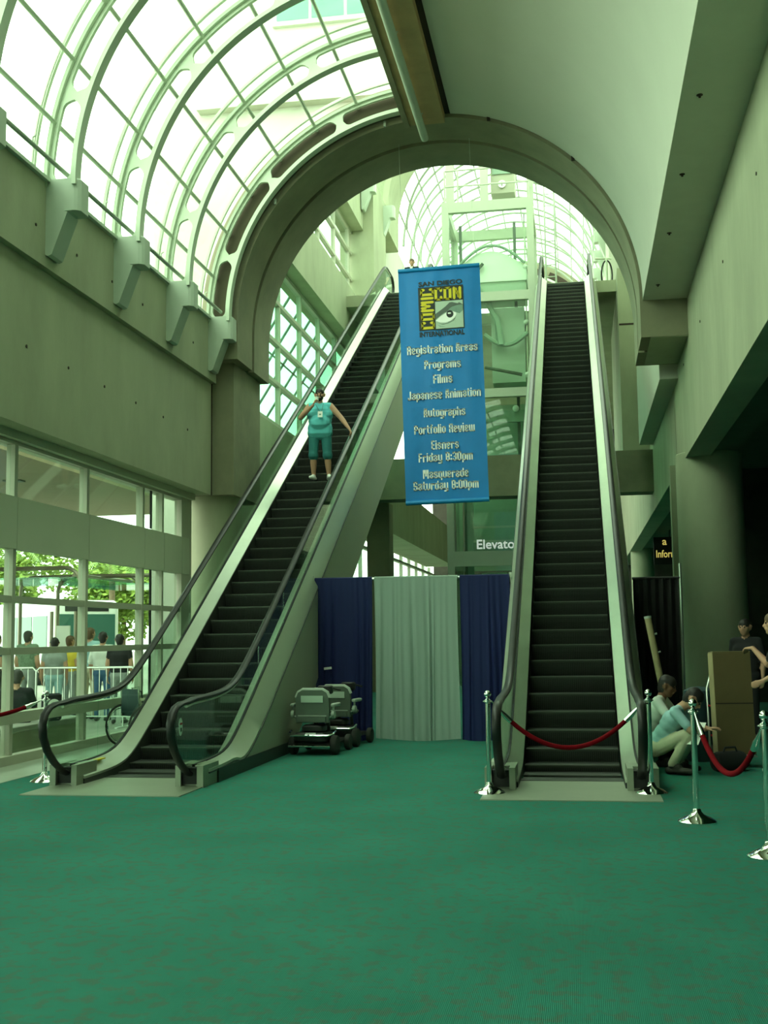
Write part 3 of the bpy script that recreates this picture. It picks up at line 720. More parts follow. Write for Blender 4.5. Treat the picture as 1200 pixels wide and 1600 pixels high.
# inner lobby door frame, transom and lit handrails at the bottom
ebox('inner_post', 'teal_metal', -3.24, -3.06, 0.35, 0.5, 0, 8.5)
ebox('transom_rail', 'elev_white', -3.06, -1.3, 0.36, 0.42, 4.30, 4.36)
ebox('transom_rail', 'elev_white', -3.06, -1.3, 0.36, 0.42, 4.72, 4.78)
ebox('back_panel', 'teal_metal', -3.5, -1.3, 2.4, 2.5, 4.2, 8.3)
ebox('door_leaf', 'teal_metal', -3.0, -2.2, 2.3, 2.36, 0.1, 3.5)
ebox('door_leaf', 'teal_metal', -2.18, -1.36, 2.3, 2.36, 0.1, 3.5)
# car with curved pale roof, guide rails, piston
car = MB(); pr = [(x, 9.0 + 0.55 * math.sin(PI * (x + 3.5) / 2.2)) for x in lin(-3.5, -1.3, 16)]
car.prism([(ex(p[0]), p[1] + 3.6) for p in pr] + [(ex(-1.3), 12.2), (ex(-3.5), 12.2)], 'y', 0.4, 2.3); car.build('car_roof', 'ink_white', el, True)
ebox('car_body', 'ink_pale', -3.45, -1.35, 0.45, 2.25, 11.9, 12.3)
bow = MB().tube([(ex(x), 0.32, 12.55 + 0.75 * math.sin(PI * (x + 3.5) / 2.3)) for x in lin(-3.4, -1.35, 18)], 0.045, 6).build('car_bow', 'teal_metal', el, True)
MB().tube([(ex(-3.5), 0.3, 12.75), (ex(-2.75), 0.3, 12.05), (ex(-2.2), 0.3, 10.95), (ex(-2.1), 0.3, 10.2)], [0.03, 0.06, 0.10, 0.13], 6).build('car_strut', 'teal_metal', el, True)
MB().tube([(ex(-3.6), 0.3, 11.3), (ex(-3.1), 0.3, 12.2), (ex(-2.6), 0.3, 12.75)], 0.05, 6).build('car_strut', 'elev_dark', el, True)
ebox('car_side', 'ink_pale', -2.4, -1.4, 0.5, 2.2, 9.1, 11.4)
MB().tube([(ex(x), 0.3, 10.55 - 0.35 * math.sin(PI * (x + 2.6) / 1.3)) for x in lin(-2.6, -1.3, 12)], 0.07, 6).build('car_bow', 'teal_metal', el, True)
MB().tube([(ex(x), 0.3, 9.55 - 0.25 * (x + 2.6)) for x in lin(-2.6, -1.5, 8)], 0.05, 6).build('car_bow', 'elev_dark', el, True)
for x in (-1.72, -3.40): ebox('guide_rail', 'elev_dark', x, x + 0.09, 1.2, 1.3, 0, 14.3)
ebox('hoist_cable', 'steel', -1.36, -1.32, 0.5, 0.54, 4, 14.3)
for z in (8.2, 9.3, 10.9, 12.6): MB().ball((ex(-1.34), 0.45, z), 0.09, 12).build('lamp_globe', 'ink_white', el, True)
MB().ball((ex(-1.72), 0.4, 8.28), 0.10, 12).build('lamp_globe', 'ink_white', el, True)
ebox('shaft_fascia', 'teal_metal', -3.5, -1.3, 0.5, 0.6, 7.9, 8.25)
# machine frame and railings on top
for x0, x1 in ((-3.72, -3.48), (-2.66, -2.42), (-1.24, -1.04)): ebox('head_post', 'elev_white', x0, x1, 0.6, 0.8, 14.6, 17.2)
ebox('head_beam', 'elev_white', -3.72, -1.04, 0.58, 0.82, 16.3, 16.55)
ebox('machine_box', 'frame_paint', -2.35, -1.62, 0.9, 1.9, 15.15, 16.6)
ebox('machine_louvre', 'teal_metal', -2.30, -1.66, 0.86, 0.9, 15.75, 16.45)
MB().lathe([(0.001, -0.04), (0.12, -0.04), (0.12, 0), (0.001, 0)], n=18, axis='y').build('machine_lamp', 'ink_white', el, True, loc=(ex(-2.0), 0.88, 15.42))
MB().box(-0.012, 0.012, -0.01, 0, -0.07, 0.07).build('machine_lamp_slot', 'ink_grey', el, loc=(ex(-2.0), 0.835, 15.42))
for z in (15.15, 15.65): MB().tube([(ex(-3.7), 0.1, z), (ex(-1.15), 0.1, z), (ex(-1.15), 1.9, z)], 0.03, 6).build('guard_rail', 'elev_white', el, True)
for x in (-3.7, -3.3, -1.15): MB().tube([(ex(x), 0.1, 14.6), (ex(x), 0.1, 15.65)], 0.03, 6).build('guard_post', 'elev_white', el, True)
sg = text_mb('Elevator', 1.26, 0.27, 0.012); sg.build('sign_lettering', 'sign_white_glow', el, loc=(ex(-2.30), -0.03, 4.08))

# ================================================================== banner
bn = thing('hanging_banner', 'tall blue convention banner with white schedule lettering hanging under the arch', 'banner', (-2.534, 22.0, 8.749))
bn.rotation_euler = (0, math.radians(-1.11), 0)
HW, HL = 0.799, 4.665
b = MB(); nx, nz = 24, 60
def rip(u, v): return 0.006 * math.sin(u * 9 + 1.2 * math.sin(v * 1.3)) * min(1, v / 0.5) + 0.004 * math.sin(u * 17 + v * 0.9)
F = [[(-HW + 2 * HW * i / nx, rip(-HW + 2 * HW * i / nx, HL * j / nz), -HL * j / nz) for i in range(nx + 1)] for j in range(nz + 1)]
vs = [p for r in F for p in r] + [(p[0], p[1] + 0.006, p[2]) for r in F for p in r]; N = (nx + 1) * (nz + 1)
fs = []
for j in range(nz):
    for i in range(nx):
        a = j * (nx + 1) + i; fs.append((a, a + 1, a + nx + 2, a + nx + 1)); fs.append((N + a, N + a + nx + 1, N + a + nx + 2, N + a + 1))
b.add(vs, fs); cl = b.build('cloth', 'banner', bn, True)
MB().tube([(-HW, 0, -0.04), (HW, 0, -0.04)], 0.042, 10).build('top_hem', 'banner_hem', bn, True)
MB().tube([(-HW, 0, -HL + 0.04), (HW, 0, -HL + 0.04)], 0.045, 10).build('bottom_hem', 'banner_hem', bn, True)
for s_ in (-1, 1): MB().tube([(s_ * 0.7, 0, -0.02), (s_ * 0.7, 0.0, 2.62 - 0.07)], 0.004, 5).build('hanging_wire', 'steel', bn)
yb = -0.012
for t, u, v, wd in (('Registration Areas', 0.012, 1.649, 1.372), ('Programs', 0.007, 1.953, 0.71), ('Films', 0.003, 2.243, 0.373), ('Japanese Animation', 0.016, 2.545, 1.416),
                    ('Autographs', 0.009, 2.896, 0.806), ('Portfolio Review', -0.003, 3.221, 1.176), ('Eisners', -0.002, 3.532, 0.531), ('Friday 8:30pm', 0.001, 3.769, 1.049),
                    ('Masquerade', -0.011, 4.091, 0.876), ('Saturday 8:00pm', -0.013, 4.313, 1.256)):
    block_mb(t, wd, 0.175).build('lettering', 'ink_white', bn, loc=(u, yb, -v - 0.082))
lg = bpy.data.objects.new('logo', None); COL.objects.link(lg); lg.parent = bn; lg.location = (0.022, yb, -0.405)
def lpoly(name, m, pts, d): MB().prism([(p[0], -p[1]) for p in pts], 'y', d, d + 0.002).build(name, m, lg)
lpoly('logo_block', 'ink_black', [(-0.44, 0), (0.44, 0), (0.44, 0.865), (-0.44, 0.865)], 0.0)
text_mb('SAN DIEGO', 0.86, 0.085, 0.032).build('logo_lettering', 'ink_black', lg, loc=(0, 0, 0.025))
text_mb('INTERNATIONAL', 0.88, 0.095, 0.032).build('logo_lettering', 'ink_black', lg, loc=(0, 0, -0.985))
block_mb('CON', 0.53, 0.255, 0.9).build('logo_lettering', 'ink_yellow', lg, loc=(0.145, -0.004, -0.285))
cm = block_mb('COMIC', 0.81, 0.265, 0.9).build('logo_lettering', 'ink_yellow', lg, loc=(-0.135, -0.004, -0.435)); cm.rotation_euler = (0, -PI / 2, 0)
lpoly('eye_field', 'ink_pale', [(-0.115, 0.305), (0.425, 0.305), (0.425, 0.845), (-0.115, 0.845)], -0.003)
def ep(x, y): return (-0.115 + (x - 465) / 535 * 0.54, 0.305 + (y - 610) / 530 * 0.54)
lpoly('eye_lid', 'ink_mid', [ep(*p) for p in ((700, 800), (760, 740), (850, 700), (1000, 690), (1000, 810), (930, 870), (880, 850), (800, 815))], -0.005)
lpoly('eye_brow', 'ink_grey', [ep(*p) for p in ((465, 850), (560, 790), (660, 720), (745, 645), (790, 640), (900, 672), (930, 655), (1000, 700), (900, 705), (800, 720), (740, 760), (700, 815), (640, 840), (560, 890), (465, 960))], -0.007)
lpoly('eye_white', 'ink_white', [ep(*p) for p in ((465, 985), (560, 905), (680, 840), (800, 825), (865, 850), (870, 890), (830, 950), (760, 1005), (660, 1035), (560, 1025))], -0.009)
lpoly('eye_pupil', 'ink_black', [ep(745 + 68 * math.cos(a * PI / 10), 870 + 72 * math.sin(a * PI / 10)) for a in range(20)], -0.011)
lpoly('eye_glint', 'ink_white', [ep(735 + 34 * math.cos(a * PI / 6), 855 + 16 * math.sin(a * PI / 6)) for a in range(12)], -0.013)
lpoly('eye_line', 'ink_grey', [ep(*p) for p in ((500, 1030), (600, 1055), (700, 1045), (800, 1000), (860, 930), (810, 1005), (705, 1053), (600, 1065))], -0.005)
lpoly('eye_line', 'ink_mid', [ep(*p) for p in ((500, 1065), (560, 1095), (640, 1105), (640, 1112), (550, 1105))], -0.005)

# ================================================================== pipe and drape
YC = 17.72
fr = thing('drape_frame', 'metal pipe frame holding the blue and grey curtains between the escalators', 'frame', (-2.56, YC, 0))
fx = lambda x: x + 2.56
for x in (-4.085, -1.03):
    pb = MB(); pb.tube([(fx(x), 0, 0.01), (fx(x), 0, 2.52)], 0.022, 8); pb.build('upright', 'aluminium', fr, True)
    MB().rbox(fx(x) - 0.13, fx(x) + 0.13, 0.0, 0.36, 0, 0.012, 0.02).build('base_plate', 'aluminium', fr)
MB().tube([(fx(-4.085), 0, 2.46), (fx(-1.03), 0, 2.46)], 0.02, 8).build('crossbar', 'aluminium', fr, True)
def drape(x0, x1, m, label, z0=0.02, z1=2.475, folds=9, amp=0.034, y=YC, seed=0, flare=0.0):
    rnd = random.Random(seed); nx, nz = folds * 8, 14
    ph = [rnd.uniform(-0.5, 0.5) for _ in range(folds + 1)]
    o = thing('curtain', label, 'curtain', ((x0 + x1) / 2, y, 0), 0, 'curtain panels closing the gap'); W2 = (x1 - x0) / 2
    def pt(i, j):
        s = i / nx; v = j / nz; u = -W2 + 2 * W2 * s; k = s * folds
        p = ph[int(min(folds - 1, k))] * (1 - (k % 1)) + ph[int(min(folds - 1, k)) + 1 if int(k) < folds else folds] * (k % 1)
        k = (s + 0.035 * math.sin(2 * PI * 2.3 * s + seed) + 0.018 * math.sin(2 * PI * 5.1 * s + 2 * seed)) * folds; k = max(0.0, min(folds - 1e-4, k))
        a = amp * (0.55 + 0.45 * math.sin(7.3 * int(k) + seed)) * (0.25 + 0.75 * min(1, v * 1.6))
        if v < 0.06: a *= 0.35
        f = math.sin(2 * PI * k + p * 2.2 * v) * a + 0.35 * a * math.sin(2 * PI * k * 0.37 + seed)
        zb = z0 + 0.02 * math.sin(s * 5 + seed) * v
        return (u * (1 + flare * v) + 0.01 * math.sin(v * 3 + k), -0.055 + f * 0.8, z1 - (z1 - zb) * v)
    F = [[pt(i, j) for i in range(nx + 1)] for j in range(nz + 1)]
    vs = [p for r in F for p in r] + [(p[0], p[1] + 0.004, p[2]) for r in F for p in r]; N = (nx + 1) * (nz + 1); fs = []
    for j in range(nz):
        for i in range(nx):
            a = j * (nx + 1) + i; fs.append((a, a + 1, a + nx + 2, a + nx + 1)); fs.append((N + a, N + a + nx + 1, N + a + nx + 2, N + a + 1))
    MB().add(vs, fs).build('cloth', m, o, True)
    q = MB()
    q.tube([(-W2, -0.012, z1 - 0.015), (W2, -0.012, z1 - 0.015)], 0.032, 8); q.build('rod_pocket', m, o, True)
    return o
drape(-4.06, -3.16, 'drape_blue', 'dark blue curtain panel hanging behind the mobility scooters', seed=1, folds=8)
drape(-3.12, -1.83, 'drape_grey', 'pale grey curtain panel hanging between two dark blue ones', seed=2, folds=11)
drape(-1.80, -1.05, 'drape_blue', 'dark blue curtain panel hanging next to the roped-off escalator', seed=3, folds=7)
nt_ = tag(MB().box(-0.06, 0.06, -0.004, 0.0, -0.018, 0.018).build('notice_card', 'paper', loc=(-3.84, YC - 0.125, 1.10)), 'small white card pinned to the blue curtain above the scooters', 'card')
nt_.rotation_euler = (0, math.radians(-6), 0)
bf = thing('black_drape', 'black curtain on a thin pole behind the crouching men', 'curtain', (1.115, 17.8, 0))
b = MB(); F = [[(-0.33 + 0.66 * i / 40, 0.03 * math.sin(i * 0.9), z) for i in range(41)] for z in (2.38, 1.2, 0.01)]
for k in range(2): b.strip(F[k], F[k + 1])
b.build('cloth', 'drape_black', bf, True)
MB().tube([(0.36, 0, 0.0), (0.36, 0, 2.6)], 0.02, 8).build('pole', 'aluminium', bf, True)
MB().tube([(-0.34, 0, 2.39), (0.36, 0, 2.39)], 0.02, 8).build('rod', 'black', bf, True)

# ================================================================== stanchions and ropes
def stanchion(x, y, label):
    r = thing('stanchion', label, 'stanchion', (x, y, 0), 0, 'chrome stanchions with red ropes')
    MB().lathe([(0.16, 0), (0.16, 0.012), (0.152, 0.02), (0.11, 0.045), (0.06, 0.065), (0.038, 0.09), (0.034, 0.11), (0.026, 0.115)], n=28).build('base', 'chrome', r, True)
    MB().lathe([(0.025, 0.10), (0.025, 0.89), (0.03, 0.895), (0.036, 0.90), (0.036, 0.925), (0.026, 0.93), (0.016, 0.94), (0.016, 0.955)], n=18).build('pole', 'chrome', r, True)
    MB().ball((0, 0, 0.985), 0.036, 18).build('finial', 'chrome', r, True)
    ringm = MB().tube([(0.045 * math.cos(a * PI / 6), 0.045 * math.sin(a * PI / 6), 0.912) for a in range(12)], 0.006, 6, closed=True); ringm.build('hook_ring', 'chrome', r, True)
    return r
s1 = stanchion(-0.95, 11.89, 'chrome stanchion at the foot of the roped-off escalator, in front of the blue curtain')
s2 = stanchion(0.64, 12.0, 'chrome stanchion standing in front of the crouching man in light blue')
s3 = stanchion(0.91, 10.24, 'chrome stanchion alone on the carpet, rope sagging towards the man in black')
s4 = stanchion(1.265, 8.72, 'chrome stanchion holding the far end of the rope in front of the cardboard box')
s0 = stanchion(-5.98, 12.48, 'chrome stanchion standing beside the window wall and the ridden escalator')
s5 = stanchion(-7.0, 11.25, 'chrome stanchion holding the other end of the rope along the window wall')
def rope(a, b, sag, label):
    a, b = Vector(a), Vector(b)
    r = thing('rope', label, 'rope', (a + b) / 2, 0, 'red velvet ropes')
    c = (a + b) / 2; pts = []
    for i in range(25):
        t = i / 24; p = a.lerp(b, t); p.z -= sag * (1 - (2 * t - 1) ** 2); pts.append(p - c)
    MB().tube(pts[2:-2], 0.023, 10).build('velvet_sleeve', 'velvet', r, True)
    for q in (pts[:4], pts[-4:][::-1]):
        MB().tube(q, [0.008, 0.012, 0.026, 0.026], 10).build('end_hook', 'chrome', r, True)
    return r
rope((-0.905, 11.89, 0.91), (0.595, 12.0, 0.91), 0.46, 'red velvet rope slung across the foot of the empty escalator')
rope((0.92, 10.20, 0.91), (1.255, 8.77, 0.91), 0.42, 'red velvet rope sagging in front of the cardboard box')
rope((-6.02, 12.45, 0.91), (-6.96, 11.28, 0.91), 0.16, 'red velvet rope running towards the window wall')
# ================================================================== mobility scooters (backs towards the camera)
def scooter(x, y, rz, label):
    r = thing('mobility_scooter', label, 'scooter', (x, y, 0), rz, 'mobility scooters by the curtain')
    MB().rbox(-0.26, 0.26, 0.06, 1.0, 0.12, 0.17, 0.05).build('deck', 'dark_plastic', r, True)
    b = MB(); b.rbox(-0.25, 0.25, 0.04, 0.46, 0.17, 0.30, 0.06); b.rbox(-0.15, 0.15, 0.12, 0.40, 0.30, 0.40, 0.05); b.build('rear_cover', 'dark_plastic', r, True)
    for z, xx, inset in ((0.27, 0.31, 0.0), (0.13, 0.29, 0.02)):
        p = [(-xx, 0.20, z + 0.05), (-xx, 0.08, z + 0.02), (-xx + 0.05, 0.01, z), (0, 0.0, z), (xx - 0.05, 0.01, z), (xx, 0.08, z + 0.02), (xx, 0.20, z + 0.05)]
        MB().tube(p if z > 0.2 else [(-xx, 0.0, z), (xx, 0.0, z)], 0.013, 8).build('bumper_bar', 'chrome', r, True)
    MB().box(-0.06, 0.08, 0.03, 0.045, 0.285, 0.305).build('rating_plate', 'paper', r)
    for sx in (-1, 1):
        for yy, rad, wd in ((0.24, 0.13, 0.085), (0.92, 0.11, 0.07)):
            wl = MB().lathe([(rad * 0.55, -wd / 2), (rad * 0.9, -wd / 2), (rad, -wd * 0.3), (rad, wd * 0.3), (rad * 0.9, wd / 2), (rad * 0.55, wd / 2)], n=22, axis='x').build('wheel', 'tyre', r, True, loc=(sx * 0.29, yy, rad))
            MB().lathe([(0.001, -wd * 0.45), (rad * 0.56, -wd * 0.45), (rad * 0.56, wd * 0.45), (0.001, wd * 0.45)], n=14, axis='x').build('wheel_hub', 'hub', wl, True)
    MB().tube([(0, 0.34, 0.25), (0, 0.34, 0.47)], 0.035, 12).build('seat_post', 'dark_plastic', r, True)
    MB().rbox(-0.23, 0.23, 0.20, 0.62, 0.45, 0.53, 0.06).build('seat', 'scooter_grey', r, True)
    bk_ = bpy.data.objects.new('backrest', None)
    q = MB(); prof = [(-0.225, 0.43), (-0.235, 0.60), (-0.23, 0.76), (-0.20, 0.83), (-0.14, 0.865), (0.14, 0.865), (0.20, 0.83), (0.23, 0.76), (0.235, 0.60), (0.225, 0.43)]
    q.prism(prof, 'y', 0.15, 0.22); br = q.build('backrest', 'scooter_grey', r)
    top = MB().tube([(p[0], 0.185, p[1]) for p in prof[2:8]], 0.03, 8); top.build('piping', 'scooter_light', br, True)
    MB().box(-0.155, 0.155, 0.135, 0.152, 0.70, 0.79).build('back_plaque', 'ink_pale', br)
    MB().box(-0.20, 0.20, 0.14, 0.152, 0.515, 0.53).build('back_seam', 'scooter_light', br)
    MB().box(-0.19, 0.19, 0.12, 0.152, 0.44, 0.51).build('seat_pocket', 'scooter_grey', br)
    for sx in (-1, 1):
        ar = MB().rbox(sx * 0.285 - 0.03, sx * 0.285 + 0.03, 0.15, 0.48, 0.64, 0.685, 0.02).build('armrest', 'scooter_light', r, True)
        MB().tube([(sx * 0.22, 0.2, 0.50), (sx * 0.285, 0.2, 0.52), (sx * 0.285, 0.2, 0.65)], 0.016, 8).build('armrest_bracket', 'scooter_light', ar, True)
        MB().lathe([(0.001, -0.02), (0.05, -0.02), (0.05, 0.02), (0.001, 0.02)], n=14, axis='x').build('armrest_pivot', 'scooter_light', ar, True, loc=(sx * 0.285, 0.2, 0.54))
    MB().tube([(0, 0.96, 0.15), (0, 0.80, 0.80)], 0.03, 10).build('tiller', 'dark_plastic', r, True)
    MB().rbox(-0.10, 0.10, 0.72, 0.86, 0.78, 0.90, 0.03).build('control_head', 'dark_plastic', r, True)
    MB().tube([(-0.24, 0.70, 0.84), (-0.12, 0.78, 0.86), (0.12, 0.78, 0.86), (0.24, 0.70, 0.84)], 0.014, 8).build('handlebar', 'dark_plastic', r, True)
    return r
scooter(-3.62, 15.38, math.radians(-4), 'grey mobility scooter parked beside the escalator cladding, chrome bumper bars in full view')
scooter(-3.56, 16.52, math.radians(-7), 'grey mobility scooter parked close to the blue curtain, half hidden by another scooter')

# ================================================================== wheelchair by the window
wc = thing('wheelchair', 'chrome wheelchair parked between the window and the escalator', 'wheelchair', (-6.62, 16.75, 0), math.radians(150))
for sx in (-1, 1):
    MB().tube([(sx * 0.27, 0.30 * math.cos(a * PI / 14), 0.30 + 0.30 * math.sin(a * PI / 14)) for a in range(28)], 0.017, 6, closed=True).build('wheel', 'tyre', wc, True)
    MB().tube([(sx * 0.30, 0.25 * math.cos(a * PI / 14), 0.30 + 0.25 * math.sin(a * PI / 14)) for a in range(28)], 0.009, 6, closed=True).build('push_rim', 'chrome', wc, True)
    MB().tube([(sx * 0.2, 0.2, 0.86), (sx * 0.2, 0.08, 0.88), (sx * 0.2, 0.06, 0.45), (sx * 0.2, -0.38, 0.45), (sx * 0.2, -0.62, 0.12)], 0.013, 8).build('frame_tube', 'chrome', wc, True)
    MB().box(sx * 0.11 - 0.085, sx * 0.11 + 0.085, -0.78, -0.60, 0.10, 0.125).build('foot_plate', 'scooter_light', wc)
    MB().lathe([(0.01, -0.015), (0.075, -0.015), (0.075, 0.015), (0.01, 0.015)], n=14, axis='x').build('caster', 'tyre', wc, True, loc=(sx * 0.2, -0.40, 0.075))
    MB().rbox(sx * 0.24 - 0.03, sx * 0.24 + 0.03, -0.30, 0.04, 0.64, 0.67, 0.015).build('armrest', 'dark_plastic', wc)
MB().box(-0.2, 0.2, -0.38, 0.06, 0.44, 0.48).build('seat', 'navy', wc)
MB().box(-0.2, 0.2, 0.055, 0.08, 0.48, 0.84).build('backrest', 'navy', wc)
hb = thing('hand_bag', 'tan bag lying on the wheelchair seat', 'bag', (-6.62, 16.72, 0.481), math.radians(150))
MB().rbox(-0.15, 0.15, -0.20, 0.02, 0, 0.22, 0.05).build('body', 'khaki', hb, True)
MB().tube([(-0.1, -0.09, 0.2), (-0.07, -0.09, 0.32), (0.07, -0.09, 0.32), (0.1, -0.09, 0.2)], 0.012, 6).build('handle', 'dark_plastic', hb, True)

# ================================================================== things by the right-hand column
bx_ = thing('cardboard_box', 'tall flat cardboard box standing on a hand truck', 'box', (1.76, 14.32, 0.15))
bx_.rotation_euler = (math.radians(-4), 0, math.radians(8))
MB().box(-0.22, 0.22, 0, 0.22, 0, 1.20).build('carton', 'cardboard', bx_)
MB().box(-0.226, -0.219, 0.005, 0.215, 0.01, 1.19).build('side_panel', 'cardboard_edge', bx_)
MB().box(-0.22, 0.22, -0.003, 0.0, 0.585, 0.60).build('fold_line', 'dark_gap', bx_)
MB().box(-0.22, 0.22, 0.0, 0.22, 1.199, 1.204).build('top_flap', 'cardboard_edge', bx_)
ht = thing('hand_truck', 'hand truck with pale rails carrying the cardboard box', 'hand truck', (1.76, 14.30, 0), math.radians(8))
for sx in (-1, 1):
    MB().tube([(sx * 0.24, 0.30, 0.12), (sx * 0.24, 0.37, 0.9), (sx * 0.16, 0.42, 1.12)], 0.014, 8).build('rail', 'aluminium', ht, True)
    MB().lathe([(0.01, -0.03), (0.11, -0.03), (0.125, 0), (0.11, 0.03), (0.01, 0.03)], n=18, axis='x').build('wheel', 'tyre', ht, True, loc=(sx * 0.19, 0.33, 0.125))
MB().tube([(-0.16, 0.42, 1.12), (0.16, 0.42, 1.12)], 0.014, 8).build('grip', 'red_print', ht, True)
MB().box(-0.22, 0.22, -0.02, 0.27, 0.125, 0.142).build('toe_plate', 'aluminium', ht)
MB().tube([(-0.20, 0.33, 0.125), (0.20, 0.33, 0.125)], 0.012, 8).build('axle', 'aluminium', ht, True)
for z in (0.35, 0.7): MB().tube([(-0.24, 0.33, z), (0.24, 0.33, z)], 0.012, 8).build('rung', 'red_print', ht, True)
tb = thing('litter_bin', 'dark green litter bin behind the stanchion and the crouching man', 'bin', (1.42, 15.1, 0))
MB().lathe([(0.17, 0), (0.19, 0.70), (0.20, 0.72), (0.20, 0.76), (0.18, 0.77)], n=24).build('drum', 'navy', tb, True)
MB().lathe([(0.20, 0.77), (0.18, 0.86), (0.10, 0.90), (0.001, 0.91)], n=24).build('lid', 'navy', tb, True)
bgk = thing('duffel_bag', 'black duffel bag lying on the carpet in front of the cardboard box', 'bag', (1.62, 13.98, 0), math.radians(30))
b = MB(); b.lathe([(0.04, -0.20), (0.10, -0.19), (0.115, -0.14), (0.115, 0.14), (0.10, 0.19), (0.04, 0.20)], (0, 0, 0.112), 16, 'x'); b.build('body', 'black_cloth', bgk, True)
MB().tube([(-0.1, -0.03, 0.20), (-0.07, -0.03, 0.27), (0.07, -0.03, 0.27), (0.1, -0.03, 0.20)], 0.012, 6).build('handle', 'black_cloth', bgk, True)
tu = thing('poster_tube', 'long pale tube leaning against the escalator behind the crouching men', 'tube', (1.03, 15.15, 0.0))
a_, b_ = Vector((0.10, 0.0, 0.01)), Vector((-0.19, 0.02, 1.76))
MB().tube([a_, b_], 0.042, 12).build('barrel', 'cardboard_edge', tu, True)
MB().tube([b_, b_ + (b_ - a_).normalized() * 0.03], 0.046, 12).build('cap', 'scooter_light', tu, True)
for t in (0.35, 0.55, 0.75, 0.88): q = a_.lerp(b_, t); MB().tube([q, q + Vector((0.07, 0, 0.02))], 0.012, 6).build('peg', 'scooter_light', tu, True)
sh = thing('paper_sheet', 'white sheet of paper held by the crouching man', 'paper', (1.20, 13.55, 0.46))
sh.rotation_euler = (math.radians(50), 0, math.radians(-35))
MB().box(-0.11, 0.11, -0.15, 0.15, 0, 0.003).build('page', 'paper', sh)
MB().box(-0.06, 0.02, -0.06, 0.05, 0.003, 0.005).build('printed_mark', 'red_print', sh)
si = thing('information_sign', 'dark hanging board with yellow lettering behind the concrete column', 'sign', (3.0, 41.0, 3.6))
MB().box(-0.45, 1.2, 0, 0.08, 0.3, 1.25).build('board', 'black', si)
text_mb('Information', 1.20, 0.25, 0.012).build('lettering', 'sign_yellow', si, loc=(0.23, -0.02, 0.55))
for x_ in (0.1, 0.9): MB().tube([(x_, 0.04, 1.25), (x_, 0.04, 1.72)], 0.02, 6).build('hanger', 'black', si)
text_mb('a', 0.15, 0.25, 0.012).build('lettering', 'sign_yellow', si, loc=(-0.08, -0.02, 0.98))

# ================================================================== upper landing handrail loops
lp = thing('landing_guard', 'steel guard post with a looped rail at the top of the empty escalator', 'guard rail', (1.0, 35.2, 11.97))
MB().tube([(-0.25, 0, 1.0), (0.25, 0.1, 1.0)], 0.03, 8).build('bar', 'steel', lp, True)
MB().tube([(0.1 + 0.16 * math.sin(a * PI / 10), 0.05, 0.47 - 0.47 * math.cos(a * PI / 10)) for a in range(20)], 0.025, 6, closed=True).build('loop', 'rubber', lp, True)
MB().tube([(0.1, 0.05, 0), (0.1, 0.05, 1.0)], 0.035, 8).build('post', 'steel', lp, True)
ld = thing('service_ladder', 'tall thin service ladder standing by the elevator head', 'ladder', (-0.62, 37.4, 11.97))
for x in (-0.16, 0.16): MB().tube([(x, 0, 0), (x, 0, 5.6)], 0.03, 6).build('stile', 'bracket_paint', ld, True)
for k in range(13): MB().tube([(-0.16, 0, 0.4 + 0.4 * k), (0.16, 0, 0.4 + 0.4 * k)], 0.018, 6).build('rung', 'bracket_paint', ld, True)
# ================================================================== people
V = Vector
def cone_mb(b, p0, r0, p1, r1, n=10):
    p0, p1 = V(p0), V(p1); d = p1 - p0
    if d.length < 1e-5: b.ball(p0, max(r0, r1), 12); return
    t = d.normalized(); path = []; rs = []
    for k in (0.05, 0.3, 0.6, 0.85): path.append(p0 - t * r0 * math.cos(k * PI / 2)); rs.append(r0 * math.sin(k * PI / 2))
    path.append(p0); rs.append(r0); path.append(p1); rs.append(r1)
    for k in (0.85, 0.6, 0.3, 0.05): path.append(p1 + t * r1 * math.cos(k * PI / 2)); rs.append(r1 * math.sin(k * PI / 2))
    b.tube(path, rs, n)
def body_mesh(name, bones, mats, voxel):
    b = MB()
    for p0, r0, p1, r1, tg in bones: cone_mb(b, p0, r0, p1, r1)
    me = bpy.data.meshes.new('tmp'); me.from_pydata(b.v, [], b.f)
    o = bpy.data.objects.new('tmp', me); COL.objects.link(o)
    md = o.modifiers.new('r', 'REMESH'); md.mode = 'VOXEL'; md.voxel_size = voxel
    ms = o.modifiers.new('s', 'SMOOTH'); ms.factor = 0.5; ms.iterations = 3
    out = bpy.data.meshes.new_from_object(o.evaluated_get(bpy.context.evaluated_depsgraph_get()))
    bpy.data.objects.remove(o); bpy.data.meshes.remove(me)
    out.name = name; out.materials.clear()
    tags = list(mats.keys())
    for t in tags: out.materials.append(M[mats[t]])
    nv = len(out.vertices); co = np.empty(nv * 3); out.vertices.foreach_get('co', co); co = co.reshape(-1, 3)
    npoly = len(out.polygons); cen = np.empty(npoly * 3); out.polygons.foreach_get('center', cen); cen = cen.reshape(-1, 3)
    best = np.full(npoly, 1e9); idx = np.zeros(npoly, dtype=np.int32)
    for p0, r0, p1, r1, tg in bones:
        a = np.array(p0); d = np.array(p1) - a; L = max(d @ d, 1e-9)
        t = np.clip(((cen - a) @ d) / L, 0, 1)
        dist = np.linalg.norm(cen - a - t[:, None] * d, axis=1) - (r0 + (r1 - r0) * t)
        m = dist < best; best[m] = dist[m]; idx[m] = tags.index(tg)
    out.polygons.foreach_set('material_index', idx)
    out.polygons.foreach_set('use_smooth', [True] * npoly)
    out.update()
    return out
